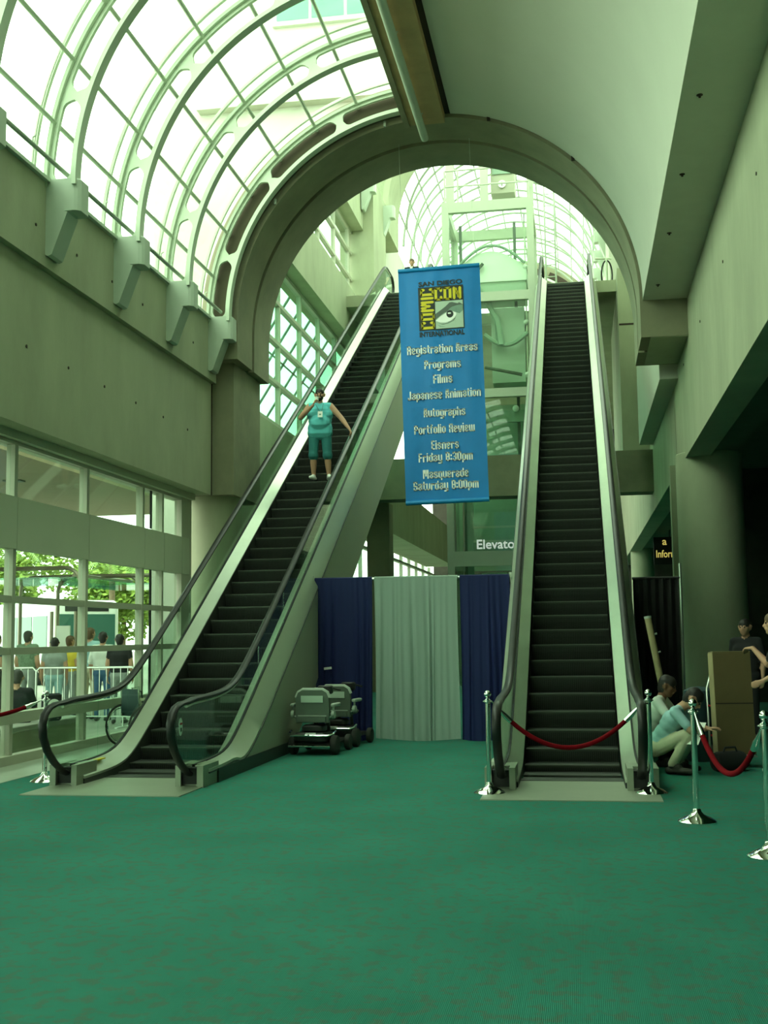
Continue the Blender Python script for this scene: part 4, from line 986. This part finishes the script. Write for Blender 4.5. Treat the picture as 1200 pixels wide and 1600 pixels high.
def hand_bones(B, w, d, nrm, side, curl, tg='skin', s=1.0):
    d = V(d).normalized(); nrm = V(nrm); nrm = (nrm - nrm.dot(d) * d).normalized(); lat = d.cross(nrm) * side
    w = V(w)
    for k in (-0.022, 0.0, 0.022): B.append((w + d * 0.012, 0.020 * s, w + d * 0.085 + lat * k, 0.015 * s, tg))
    for k, ln in ((-0.033, 0.062), (-0.011, 0.078), (0.011, 0.082), (0.033, 0.072)):
        a = w + d * 0.09 + lat * k
        c1 = a + (d * math.cos(curl * 0.6) + nrm * math.sin(curl * 0.6)) * ln * 0.55
        c2 = c1 + (d * math.cos(curl * 1.7) + nrm * math.sin(curl * 1.7)) * ln * 0.5
        B.append((a, 0.0115 * s, c1, 0.0105 * s, tg)); B.append((c1, 0.0105 * s, c2, 0.009 * s, tg))
    t0 = w + d * 0.03 + lat * 0.028; t1 = t0 + (d * 0.5 + lat * 0.7 + nrm * 0.35).normalized() * 0.04; t2 = t1 + (d * 0.8 + lat * 0.15 + nrm * 0.5).normalized() * 0.032
    B.append((t0, 0.014 * s, t1, 0.0125 * s, tg)); B.append((t1, 0.0125 * s, t2, 0.010 * s, tg))
def lerp(a, b, t): return V(a).lerp(V(b), t)
def person(label, J, mats, loc, rotz=0.0, fat=1.0, sleeve=0.5, legcut=1.0, baggy=1.0, hem=0.0, curlL=0.5, curlR=0.5, handL=None, handR=None, voxel=0.012, beard=False, size=1.0, group=None, hair=1.0, seated=False):
    # joints in metres, person facing -y, L is the person's left (+x)
    D = dict(pel=(0, 0, 0.95), che=(0, 0, 1.32), sL=(0.185, 0, 1.44), sR=(-0.185, 0, 1.44), eL=(0.24, 0.02, 1.16), eR=(-0.24, 0.02, 1.16),
             wL=(0.25, -0.06, 0.92), wR=(-0.25, -0.06, 0.92), hL=(0.09, 0, 0.92), hR=(-0.09, 0, 0.92), kL=(0.10, -0.01, 0.50), kR=(-0.10, -0.01, 0.50),
             aL=(0.10, 0.03, 0.09), aR=(-0.10, 0.03, 0.09), tL=(0.12, -0.14, 0.045), tR=(-0.12, -0.14, 0.045), head=(0, -0.02, 1.63), fwd=(0, -1, 0), hup=(0, 0, 1))
    D.update(J); D = {k: V(v) for k, v in D.items()}
    B = []
    f = D['fwd'].normalized(); u = D['hup']; u = (u - u.dot(f) * f).normalized(); lat = u.cross(-f).normalized()
    if lat.dot(D['sL'] - D['sR']) < 0: lat = -lat
    sl = (D['sL'] - D['sR']).normalized(); hl = (D['hL'] - D['hR']).normalized()
    up = (D['che'] - D['pel']).normalized(); front = sl.cross(up).normalized()
    if front.dot(f) < 0: front = -front
    P, C = D['pel'], D['che']
    B.append((D['hL'] + V((0, 0, 0.02)), 0.105 * fat, D['hR'] + V((0, 0, 0.02)), 0.105 * fat, 'pants'))
    B.append((P - hl * 0.05, 0.11 * fat, P + hl * 0.05, 0.11 * fat, 'pants'))
    for t, r, hw in ((0.28, 0.112, 0.062), (0.55, 0.108, 0.068), (0.85, 0.112, 0.085)):
        q = lerp(P, C, t); B.append((q - sl * hw * fat, r * fat, q + sl * hw * fat, r * fat, 'shirt'))
    if fat > 1.1:
        q = lerp(P, C, 0.38) + front * 0.06; B.append((q - sl * 0.04, 0.13 * fat, q + sl * 0.04, 0.13 * fat, 'shirt'))
    if hem > 0:
        for q_, r_ in ((lerp(P, C, 0.14), 0.116), (P - up * hem, 0.116)): B.append((q_ - sl * 0.07 * fat + front * 0.015, r_ * fat, q_ + sl * 0.07 * fat + front * 0.015, r_ * fat, 'shirt'))
    B.append((C - sl * 0.085, 0.118 * fat ** 0.5, C + sl * 0.085, 0.118 * fat ** 0.5, 'shirt'))
    B.append((D['sL'] - sl * 0.02, 0.066 * fat ** 0.5, D['sR'] + sl * 0.02, 0.066 * fat ** 0.5, 'shirt'))
    nb = lerp(D['sL'], D['sR'], 0.5) + up * 0.03
    H = D['head']
    B.append((nb, 0.058, H - u * 0.05 - f * 0.02, 0.050, 'skin'))
    B.append((H + u * 0.025 - f * 0.012, 0.090, H + u * 0.028 - f * 0.005, 0.089, 'skin'))
    B.append((H - u * 0.03 + f * 0.022, 0.072, H - u * 0.045 + f * 0.025, 0.066, 'beard' if beard else 'skin'))
    B.append((H - u * 0.085 + f * 0.045, 0.034, H - u * 0.088 + f * 0.055, 0.032, 'beard' if beard else 'skin'))
    B.append((H + f * 0.088 + u * 0.015, 0.011, H + f * 0.108 - u * 0.022, 0.015, 'skin'))
    B.append((H - lat * 0.030 + f * 0.080 + u * 0.030, 0.013, H + lat * 0.030 + f * 0.080 + u * 0.030, 0.013, 'skin'))
    B.append((H - lat * 0.045 + f * 0.055 - u * 0.01, 0.030, H + lat * 0.045 + f * 0.055 - u * 0.01, 0.030, 'skin'))
    B.append((H - lat * 0.020 + f * 0.088 - u * 0.055, 0.010, H + lat * 0.020 + f * 0.088 - u * 0.055, 0.010, 'lips'))
    for s_ in (-1, 1): B.append((H + lat * s_ * 0.090 - f * 0.008 - u * 0.02, 0.014, H + lat * s_ * 0.095 - f * 0.012 + u * 0.022, 0.018, 'skin'))
    if hair > 0:
        B.append((H + u * 0.046 - f * 0.024, 0.088 * hair ** 0.3 + 0.005, H + u * 0.05 + f * 0.012, 0.080 * hair ** 0.3 + 0.005, 'hair'))
        B.append((H + u * 0.00 - f * 0.040, 0.080, H - u * 0.04 * hair - f * 0.045, 0.066, 'hair'))
    for s_, S_, E_, W_, hd, cu in ((1, 'sL', 'eL', 'wL', handL, curlL), (-1, 'sR', 'eR', 'wR', handR, curlR)):
        a, e, w = D[S_], D[E_], D[W_]; k = fat ** 0.6
        if sleeve > 0:
            q = lerp(a, e, sleeve); B.append((a, 0.062 * k, q, 0.056 * k, 'shirt'))
            if sleeve < 1: B.append((q, 0.047 * k, e, 0.042 * k, 'skin'))
        else: B.append((a, 0.058 * k, e, 0.043 * k, 'skin'))
        q = lerp(e, w, 0.35); B.append((e, 0.043 * k, q, 0.042 * k, 'skin')); B.append((q, 0.042 * k, w, 0.027, 'skin'))
        dr, nr = hd if hd else ((w - e), (-s_, 0, 0))
        hand_bones(B, w, dr, nr, s_, cu)
    for s_, H_, K_, A_, T_ in ((1, 'hL', 'kL', 'aL', 'tL'), (-1, 'hR', 'kR', 'aR', 'tR')):
        h, k, a, t = D[H_], D[K_], D[A_], D[T_]; fk = fat ** 0.7
        B.append((h, 0.092 * fk, k, 0.064 * fk * baggy, 'pants'))
        if legcut < 1:
            q = lerp(k, a, legcut); B.append((k, 0.070 * fk * baggy, q, 0.072 * fk * baggy, 'pants')); q2 = lerp(k, a, 0.35)
            B.append((q, 0.052 * fk, lerp(k, a, max(0.4, legcut)), 0.054 * fk, 'skin')); B.append((lerp(k, a, 0.4), 0.054 * fk, a, 0.036, 'skin'))
        else:
            q = lerp(k, a, 0.35); B.append((k, 0.064 * fk, q, 0.062 * fk, 'pants')); B.append((q, 0.062 * fk, a + V((0, 0, 0.02)), 0.052, 'pants'))
        hd_ = (t - a); hd_.z = 0; hd_ = hd_.normalized() if hd_.length > 1e-3 else V((0, -1, 0))
        zt = t.z
        B.append((V((a.x, a.y, zt)) - hd_ * 0.05, 0.042, t, 0.040, 'shoe')); B.append((a - V((0, 0, 0.01)), 0.042, lerp(a, t, 0.45) + V((0, 0, 0.005)), 0.040, 'shoe'))
        B.append((t, 0.040, t + hd_ * 0.055, 0.034, 'shoe'))
    mm = dict(skin='skin', hair='hair_black', shirt='white_cloth', pants='denim', shoe='shoe_dark', lips='skin', beard='hair_black'); mm.update(mats)
    root = thing('person', label, 'person', loc, rotz, group)
    root.scale = (size, size, size)
    link('body', body_mesh('body', B, mm, voxel), root)
    for s_ in (-1, 1): MB().ball(H + lat * s_ * 0.032 + f * 0.086 + u * 0.012, 0.0105, 8).build('eye', 'hair_black', root, True)
    return root
# --- man riding the escalator
RZ = 4.535
rider = person('man in a teal tank top and shorts riding the escalator, drinking', dict(
    eL=(0.40, -0.06, 1.20), wL=(0.575, -0.20, 0.95), eR=(-0.36, -0.10, 1.20), wR=(-0.10, -0.27, 1.40), kL=(0.14, -0.03, 0.50), aL=(0.16, 0.02, 0.09), tL=(0.19, -0.11, 0.045), hL=(0.11, 0, 0.90), hR=(-0.11, 0, 0.90),
    kR=(-0.13, -0.03, 0.50), aR=(-0.13, 0.02, 0.09), tR=(-0.16, -0.10, 0.045), head=(0, -0.03, 1.64), sL=(0.20, 0, 1.43), sR=(-0.20, 0, 1.43)),
    dict(shirt='teal_cloth', pants='teal_dark_cloth', shoe='shoe_white', beard='hair_black'), (-4.80, 21.46, RZ), math.radians(6), fat=1.28, sleeve=0, legcut=0.06, baggy=1.16, hem=0.02, beard=True,
    handL=((0.45, -0.25, -0.85), (-0.9, 0, -0.3)), handR=((0.35, 0.12, 0.9), (0.7, 0.1, -0.4)), curlL=0.9, curlR=1.1, voxel=0.010)
bd = MB(); bd.box(-0.045, 0.045, -0.006, 0, -0.06, 0.06); bd_ = bd.build('name_badge', 'paper', rider, loc=(0.03, -0.245, 1.23)); bd_.rotation_euler = (math.radians(-14), 0, 0)
MB().box(-0.02, 0.02, -0.008, -0.005, -0.02, 0.02).build('badge_print', 'ink_mid', rider, loc=(0.03, -0.247, 1.22))
MB().tube([(-0.075, -0.10, 1.46), (0.02, -0.195, 1.29), (0.03, -0.225, 1.275), (0.05, -0.19, 1.30), (0.08, -0.10, 1.46)], 0.004, 5).build('lanyard', 'ink_grey', rider)
cu = thing('paper_cup', 'white paper cup held to the escalator rider\'s mouth', 'cup', (-4.815, 21.245, RZ + 1.46), 0)
MB().lathe([(0.028, 0), (0.038, 0.10), (0.041, 0.102), (0.041, 0.11), (0.036, 0.112)], n=16).build('cup_body', 'ink_white', cu, True)
MB().lathe([(0.036, 0.110), (0.030, 0.116), (0.001, 0.118)], n=16).build('lid', 'ink_pale', cu, True)
# --- person at the head of the escalator
person('person in dark jacket and white shirt at the head of the escalator', dict(eR=(-0.25, -0.05, 1.17), wR=(-0.24, -0.2, 1.0)), dict(shirt='black_cloth', pants='black_cloth', hair='hair_brown'),
       (-5.06, 36.4, 11.985), 0, voxel=0.016, sleeve=1.0)
tag(MB().prism([(-0.05, 0.10), (0.05, 0.10), (0.0, -0.12)], 'y', 0, 0.01).build('shirt_front', 'white_cloth', [o for o in bpy.data.objects if o.name.startswith('person')][-1], loc=(0, -0.145, 1.36)), 'white shirt front')
# --- crouching men
cr = dict(pel=(0, 0.17, 0.28), che=(0, -0.06, 0.60), sL=(0.185, -0.12, 0.70), sR=(-0.185, -0.12, 0.70), eL=(0.22, -0.30, 0.50), eR=(-0.22, -0.30, 0.50),
          wL=(0.08, -0.42, 0.50), wR=(-0.06, -0.42, 0.50), hL=(0.10, 0.14, 0.27), hR=(-0.10, 0.14, 0.27), kL=(0.16, -0.27, 0.47), kR=(-0.15, -0.27, 0.47),
          aL=(0.14, -0.06, 0.10), aR=(-0.14, -0.06, 0.10), tL=(0.17, -0.22, 0.045), tR=(-0.17, -0.22, 0.045), head=(0, -0.29, 0.83), fwd=(0, -0.72, -0.70), hup=(0, -0.70, 0.72))
person('man in a light blue shirt and khaki trousers crouching beside the escalator, head bowed', cr, dict(shirt='lightblue_cloth', pants='khaki', shoe='shoe_dark', skin='skin'),
       (0.95, 13.75, 0), math.radians(72), sleeve=0.75, voxel=0.011, handL=((-0.3, -0.6, 0.1), (0, -0.2, -1)), handR=((0.3, -0.6, 0.1), (0, -0.2, -1)), hair=0.9)
cr2 = dict(cr); cr2.update(dict(che=(0, 0.0, 0.66), sL=(0.185, -0.03, 0.77), sR=(-0.185, -0.03, 0.77), head=(0, -0.12, 0.94), fwd=(0, -0.95, -0.3), hup=(0, -0.3, 0.95), eL=(0.24, -0.2, 0.55), eR=(-0.24, -0.2, 0.55), wL=(0.10, -0.40, 0.50), wR=(-0.1, -0.40, 0.50)))
person('dark-haired man in a white shirt crouching behind the man in light blue', cr2, dict(shirt='white_cloth', pants='black_cloth', skin='skin_dark'), (0.88, 14.45, 0), math.radians(75), sleeve=0.6, voxel=0.012)
# --- man with the box
person('man in a black shirt and jeans with white shoes steadying the cardboard box', dict(eR=(-0.44, -0.06, 1.20), wR=(-0.62, -0.20, 1.39), wL=(0.2, -0.2, 1.05), head=(0, -0.05, 1.66)),
       dict(shirt='black_cloth', pants='denim', shoe='shoe_white', hair='hair_brown'), (2.17, 13.60, 0), math.radians(-90), sleeve=0.7, voxel=0.012, handR=((-0.7, -0.5, -0.05), (0, 0, -1)), curlR=0.8)
person('person in dark clothes standing in the shade behind the man with the box', dict(), dict(shirt='black_cloth', pants='black_cloth', hair='hair_black'), (2.35, 17.6, 0), math.radians(-30), sleeve=1.0, voxel=0.018)

# ================================================================== outside the windows
G = 'people waiting outside the windows'
person('person outside in a mottled green shirt, seen from behind near the bus shelter', dict(), dict(shirt='green_cloth', pants='grey_cloth', hair='hair_black'), (-11.0, 22.1, -0.02), math.radians(175), voxel=0.022, size=1.02, group=G)
person('person outside in a yellow shirt', dict(), dict(shirt='yellow_cloth', pants='grey_cloth', hair='hair_brown'), (-10.33, 22.6, -0.02), math.radians(160), voxel=0.022, size=0.96, group=G)
person('person outside in a white shirt standing next to one in black', dict(), dict(shirt='white_cloth', pants='denim', hair='hair_black'), (-9.36, 22.0, -0.02), math.radians(185), voxel=0.022, size=1.00, group=G, sleeve=1.0)
person('person outside in a pale blue jacket and khaki trousers', dict(), dict(shirt='lightblue_cloth', pants='khaki', hair='hair_brown'), (-9.85, 22.5, -0.02), math.radians(170), voxel=0.022, size=1.05, group=G, sleeve=1.0)
person('person outside in a black shirt with long dark hair', dict(), dict(shirt='black_cloth', pants='grey_cloth', hair='hair_black'), (-8.72, 21.3, -0.02), math.radians(190), voxel=0.022, size=0.97, group=G)
person('person outside in light jeans and dark top behind the post', dict(), dict(shirt='grey_cloth', pants='lightblue_cloth', hair='hair_black'), (-10.0, 21.2, -0.02), math.radians(200), voxel=0.022, size=0.94, group=G)
person('person outside in dark clothes near the white minibus', dict(), dict(shirt='navy', pants='black_cloth', hair='hair_black'), (-11.9, 22.5, -0.02), math.radians(150), voxel=0.022, size=0.99, group=G)
sit = dict(pel=(0, 0.0, 0.42), che=(0, 0.02, 0.74), sL=(0.19, 0.02, 0.86), sR=(-0.19, 0.02, 0.86), eL=(0.25, -0.10, 0.62), eR=(-0.25, -0.10, 0.62), wL=(0.12, -0.30, 0.56), wR=(-0.12, -0.30, 0.56),
           hL=(0.10, -0.02, 0.42), hR=(-0.10, -0.02, 0.42), kL=(0.13, -0.42, 0.46), kR=(-0.13, -0.42, 0.46), aL=(0.13, -0.40, 0.09), aR=(-0.13, -0.40, 0.09), tL=(0.14, -0.56, 0.045), tR=(-0.14, -0.56, 0.045), head=(0, -0.04, 1.05), fwd=(0, -0.9, -0.3), hup=(0, -0.3, 0.9))
person('person in black sitting on the low ledge outside with the back to the glass', sit, dict(shirt='black_cloth', pants='black_cloth', hair='hair_black'), (-8.1, 15.95, -0.02), math.radians(200), voxel=0.015, sleeve=0.8)
bp_ = thing('shoulder_bag', 'black bag with a white round emblem beside the sitting person outside', 'bag', (-7.72, 16.3, 0.40), math.radians(60))
MB().rbox(-0.16, 0.16, -0.06, 0.06, 0, 0.40, 0.05).build('body', 'black_cloth', bp_, True)
MB().lathe([(0.001, -0.008), (0.11, -0.008), (0.11, 0.0), (0.001, 0.0)], n=20, axis='y').build('emblem', 'ink_white', bp_, loc=(0, -0.06, 0.21))
for a in (-0.05, 0.0, 0.05): MB().box(a - 0.012, a + 0.012, -0.012, -0.007, -0.06 + abs(a), 0.06 - abs(a)).build('emblem_mark', 'ink_black', bp_, loc=(0, -0.06, 0.21))
le = thing('ledge_bench', 'low pale concrete ledge outside under the sitting person', 'bench', (-8.05, 15.6, -0.02))
MB().rbox(-0.32, 0.32, -3.5, 1.9, 0.33, 0.42, 0.03).build('seat_slab', 'pavement', le)
MB().box(-0.25, 0.25, -3.4, 1.8, 0, 0.33).build('plinth', 'concrete', le)
def barrier(x, y, rz, label):
    r = thing('crowd_barrier', label, 'barrier', (x, y, -0.02), rz, 'steel crowd barriers outside')
    MB().tube([(-1.0, 0, 0.1), (-1.0, 0, 1.02), (-0.93, 0, 1.09), (0.93, 0, 1.09), (1.0, 0, 1.02), (1.0, 0, 0.1)], 0.02, 6).build('frame', 'aluminium', r, True)
    MB().tube([(-1.0, 0, 0.2), (1.0, 0, 0.2)], 0.014, 6).build('bottom_rail', 'aluminium', r, True)
    for k in range(13): MB().tube([(-0.84 + 0.14 * k, 0, 0.2), (-0.84 + 0.14 * k, 0, 1.08)], 0.008, 5).build('bar', 'aluminium', r)
    for x_ in (-0.75, 0.75): MB().box(x_ - 0.025, x_ + 0.025, -0.28, 0.28, 0, 0.02).build('foot', 'aluminium', r); MB().tube([(x_, 0, 0.0), (x_, 0, 0.2)], 0.015, 6).build('foot_stem', 'aluminium', r)
    return r
barrier(-11.1, 20.6, math.radians(4), 'steel crowd barrier outside in front of the person in yellow')
barrier(-9.05, 20.5, math.radians(-3), 'steel crowd barrier outside in front of the person in white')
barrier(-13.2, 20.7, 0, 'steel crowd barrier outside beyond the first window post')
# bus shelter of bent pipes
bs = thing('bus_shelter', 'bus shelter of bent steel pipes with a glass roof outside the windows', 'shelter', (-10.6, 22.9, -0.02))
def hoop(y, x0, x1, h, r=0.3, name='pipe_frame', th=0.045):
    p = [(x0, y, 0.0), (x0, y, h - r)] + [(x0 + r - r * math.cos(a * PI / 12), y, h - r + r * math.sin(a * PI / 12)) for a in range(1, 7)]
    p += [(x1 - r + r * math.sin(a * PI / 12), y, h - r + r * math.cos(a * PI / 12)) for a in range(0, 7)] + [(x1, y, 0.0)]
    return MB().tube(p, th, 8).build(name, 'pole_brown', bs, True)
hoop(0.0, -2.6, 0.35, 3.1, 0.35); hoop(1.6, -0.9, 2.0, 3.0, 0.35); hoop(3.2, -2.6, 0.4, 3.1, 0.35)
MB().box(-2.4, 0.2, 0.1, 3.1, 2.88, 2.92).build('roof_panel', 'teal_glass', bs)
MB().box(-0.7, 1.8, 1.7, 4.5, 2.80, 2.84).build('roof_panel', 'teal_glass', bs)
for x in (-2.4, 0.2): MB().tube([(x, 0, 2.95), (x, 3.2, 2.95)], 0.04, 6).build('roof_tube', 'pole_brown', bs, True)
for x in (-0.42, 0.12): MB().tube([(x, 0.3, 0), (x, 0.3, 2.2)], 0.04, 6).build('sign_post', 'pole_brown', bs, True)
MB().box(-0.30, 0.0, 0.28, 0.32, 1.2, 1.9).build('timetable', 'paper', bs)
# buses and a van
def bus(x, y, rz, L, label, body='bus_white', H=3.0):
    r = thing('bus', label, 'bus', (x, y, -0.02), rz, 'vehicles on the street outside')
    b = MB(); b.rbox(-1.25, 1.25, 0, L, 0.35, H, 0.25, 4); b.build('body', body, r, True)
    for sx in (-1, 1):
        k = 0
        while 0.5 + 1.6 * k + 1.45 < L:
            MB().box(sx * 1.255 - 0.015, sx * 1.255 + 0.015, 0.5 + 1.6 * k, 0.5 + 1.6 * k + 1.45, 1.35, 2.45).build('side_window', 'bus_glass', r); k += 1
        for yy in (1.8, L - 2.0):
            wl = MB().lathe([(0.15, -0.14), (0.42, -0.14), (0.46, -0.08), (0.46, 0.08), (0.42, 0.14), (0.15, 0.14)], n=18, axis='x').build('wheel', 'tyre', r, True, loc=(sx * 1.12, yy, 0.46))
    MB().box(-1.05, 1.05, -0.015, 0.01, 1.25, 2.5).build('windscreen', 'bus_glass', r)
    MB().box(-0.8, 0.8, -0.02, 0.0, 2.6, 2.85).build('destination_board', 'black', r)
    MB().box(-1.1, 1.1, -0.05, 0.02, 0.4, 0.65).build('bumper', 'dark_plastic', r)
    return r
bus(-17.2, 39.0, math.radians(45), 6.5, 'long white bus with green tinted windows parked beyond the shelter')
bus(-25.0, 46.0, math.radians(40), 6, 'white minibus behind the mottled green shirt and the pipe shelter')
bus(-14.3, 45.0, math.radians(18), 4.5, 'orange shuttle van glimpsed past the last window post', 'orange_paint', 2.5)
# trees
def leafy(x, y, h, rad, label, n=5200, seed=0):
    rnd = random.Random(seed); r = thing('tree', label, 'tree', (x, y, -0.02), 0, 'trees along the street outside')
    MB().tube([(0, 0, 0), (0.05, 0.05, h * 0.35), (0, 0, h * 0.6)], [0.17, 0.13, 0.09], 8).build('trunk', 'bark', r, True)
    b = MB(); blobs = [(rnd.gauss(0, rad * 0.42), rnd.gauss(0, rad * 0.42), h * 0.62 + rnd.gauss(0, rad * 0.30), rad * rnd.uniform(0.35, 0.6)) for _ in range(14)]
    for i in range(n):
        bx, by, bz, br = rnd.choice(blobs); d = V((rnd.gauss(0, 1), rnd.gauss(0, 1), rnd.gauss(0, 1))).normalized() * br * rnd.uniform(0.6, 1.05)
        c = V((bx, by, bz)) + d; s_ = rnd.uniform(0.12, 0.24)
        a = V((rnd.gauss(0, 1), rnd.gauss(0, 1), rnd.gauss(0, 0.5))).normalized() * s_; q = a.orthogonal().normalized() * s_ * 0.55
        b.add([c - a, c + q, c + a, c - q], [(0, 1, 2, 3)])
    b.build('foliage', 'leaf', r)
def palm(x, y, h, label, seed=0):
    rnd = random.Random(seed); r = thing('palm_tree', label, 'palm', (x, y, -0.02), 0, 'palm trees along the street outside')
    MB().tube([(0, 0, 0), (0.1, 0, h * 0.5), (0.05, 0.05, h)], [0.2, 0.15, 0.14], 10).build('trunk', 'bark', r, True)
    for k in range(22):
        az = 2 * PI * k / 22 + rnd.uniform(-0.1, 0.1); el_ = rnd.uniform(-0.1, 1.2); L = rnd.uniform(1.5, 2.0); b = MB()
        pts = []; p = V((0.05, 0.05, h)); d = V((math.cos(az) * math.cos(el_), math.sin(az) * math.cos(el_), math.sin(el_)))
        for i in range(9): pts.append(p.copy()); p = p + d * L / 8; d = (d + V((0, 0, -0.17))).normalized()
        side = V((-math.sin(az), math.cos(az), 0))
        for i in range(8):
            for t in (0.0, 0.5):
                c = pts[i].lerp(pts[i + 1], t); ln = 0.45 * math.sin(PI * (i + t + 0.8) / 9.2) + 0.05; fw = (pts[i + 1] - pts[i]).normalized()
                for s_ in (-1, 1):
                    tip = c + side * s_ * ln + fw * ln * 0.6 + V((0, 0, -0.12 * ln)); b.add([c - fw * 0.03, c + fw * 0.05, tip], [(0, 1, 2)])
        b.build('frond', 'palm_leaf', r)
palm(-22.2, 53, 5.2, 'palm tree rising behind the long white bus', 3)
palm(-27.6, 53.5, 6.2, 'tall palm tree behind the minibus', 4)
palm(-17.0, 53, 5.0, 'palm tree beyond the last window post', 5)
leafy(-24.6, 60.5, 7.0, 2.5, 'bushy yellow-green tree behind the palm and the long white bus', seed=1)
leafy(-31.5, 60, 8.2, 2.7, 'tall bushy tree between the two white buses', seed=2)
leafy(-42.5, 60, 8.6, 3.0, 'large bushy tree at the far end of the street', seed=3)
leafy(-18.4, 60, 6.4, 2.3, 'bushy tree beyond the orange van', seed=4)
leafy(-28.0, 68, 8.0, 2.6, 'bushy tree standing farthest back on the street', seed=5)
# entrance canopy outside and the teal glazed canopy beyond it
cn = thing('entrance_canopy', 'beige entrance canopy outside above the windows', 'canopy', (-12.5, 14, 0))
MB().box(-9.5, 2.35, -22, 16.5, 5.0, 5.25).build('canopy_soffit', 'canopy_beige', cn)
MB().box(-9.6, -9.45, -22, 16.5, 4.75, 5.35).build('canopy_edge', 'concrete', cn)
for x, y in ((-9.0, -16), (-9.0, -4), (-9.0, 9)): MB().lathe([(0.25, 0), (0.25, 5.0)], (x, y, -0.02), 20).build('canopy_column', 'concrete', cn, True)
for y in (-8, -2, 4, 9): MB().box(0.4, 0.8, y, y + 0.25, 4.97, 5.0).build('canopy_light', 'ink_grey', cn)
tc_ = thing('glazed_canopy', 'teal glazed lean-to canopy with dark bars outside the rear windows', 'canopy', (-8.4, 30, 0))
A = [(0.6, -5.5, 10.9), (-2.6, -5.5, 7.0)]; nb = 9
for k in range(14):
    y = -6.5 + k * 1.25
    MB().tube([(0.7, y, 11.2), (-3.0, y, 5.4)], 0.04, 6).build('rafter', 'elev_dark', tc_, True)
    if k < 13:
        for j in range(4):
            p0 = V((0.7, 0, 11.2)).lerp(V((-3.0, 0, 5.4)), j / 4); p1 = V((0.7, 0, 11.2)).lerp(V((-3.0, 0, 5.4)), (j + 1) / 4)
            MB().prism([(p0.x, p0.z), (p1.x, p1.z), (p1.x + 0.02, p1.z - 0.015), (p0.x + 0.02, p0.z - 0.015)], 'y', y + 0.05, y + 1.2).build('pane', 'teal_glass', tc_)
for j in range(5):
    p0 = V((0.7, 0, 11.2)).lerp(V((-3.0, 0, 5.4)), j / 4); MB().tube([(p0.x, -6.5, p0.z), (p0.x, 9.75, p0.z)], 0.03, 6).build('purlin', 'elev_dark', tc_, True)
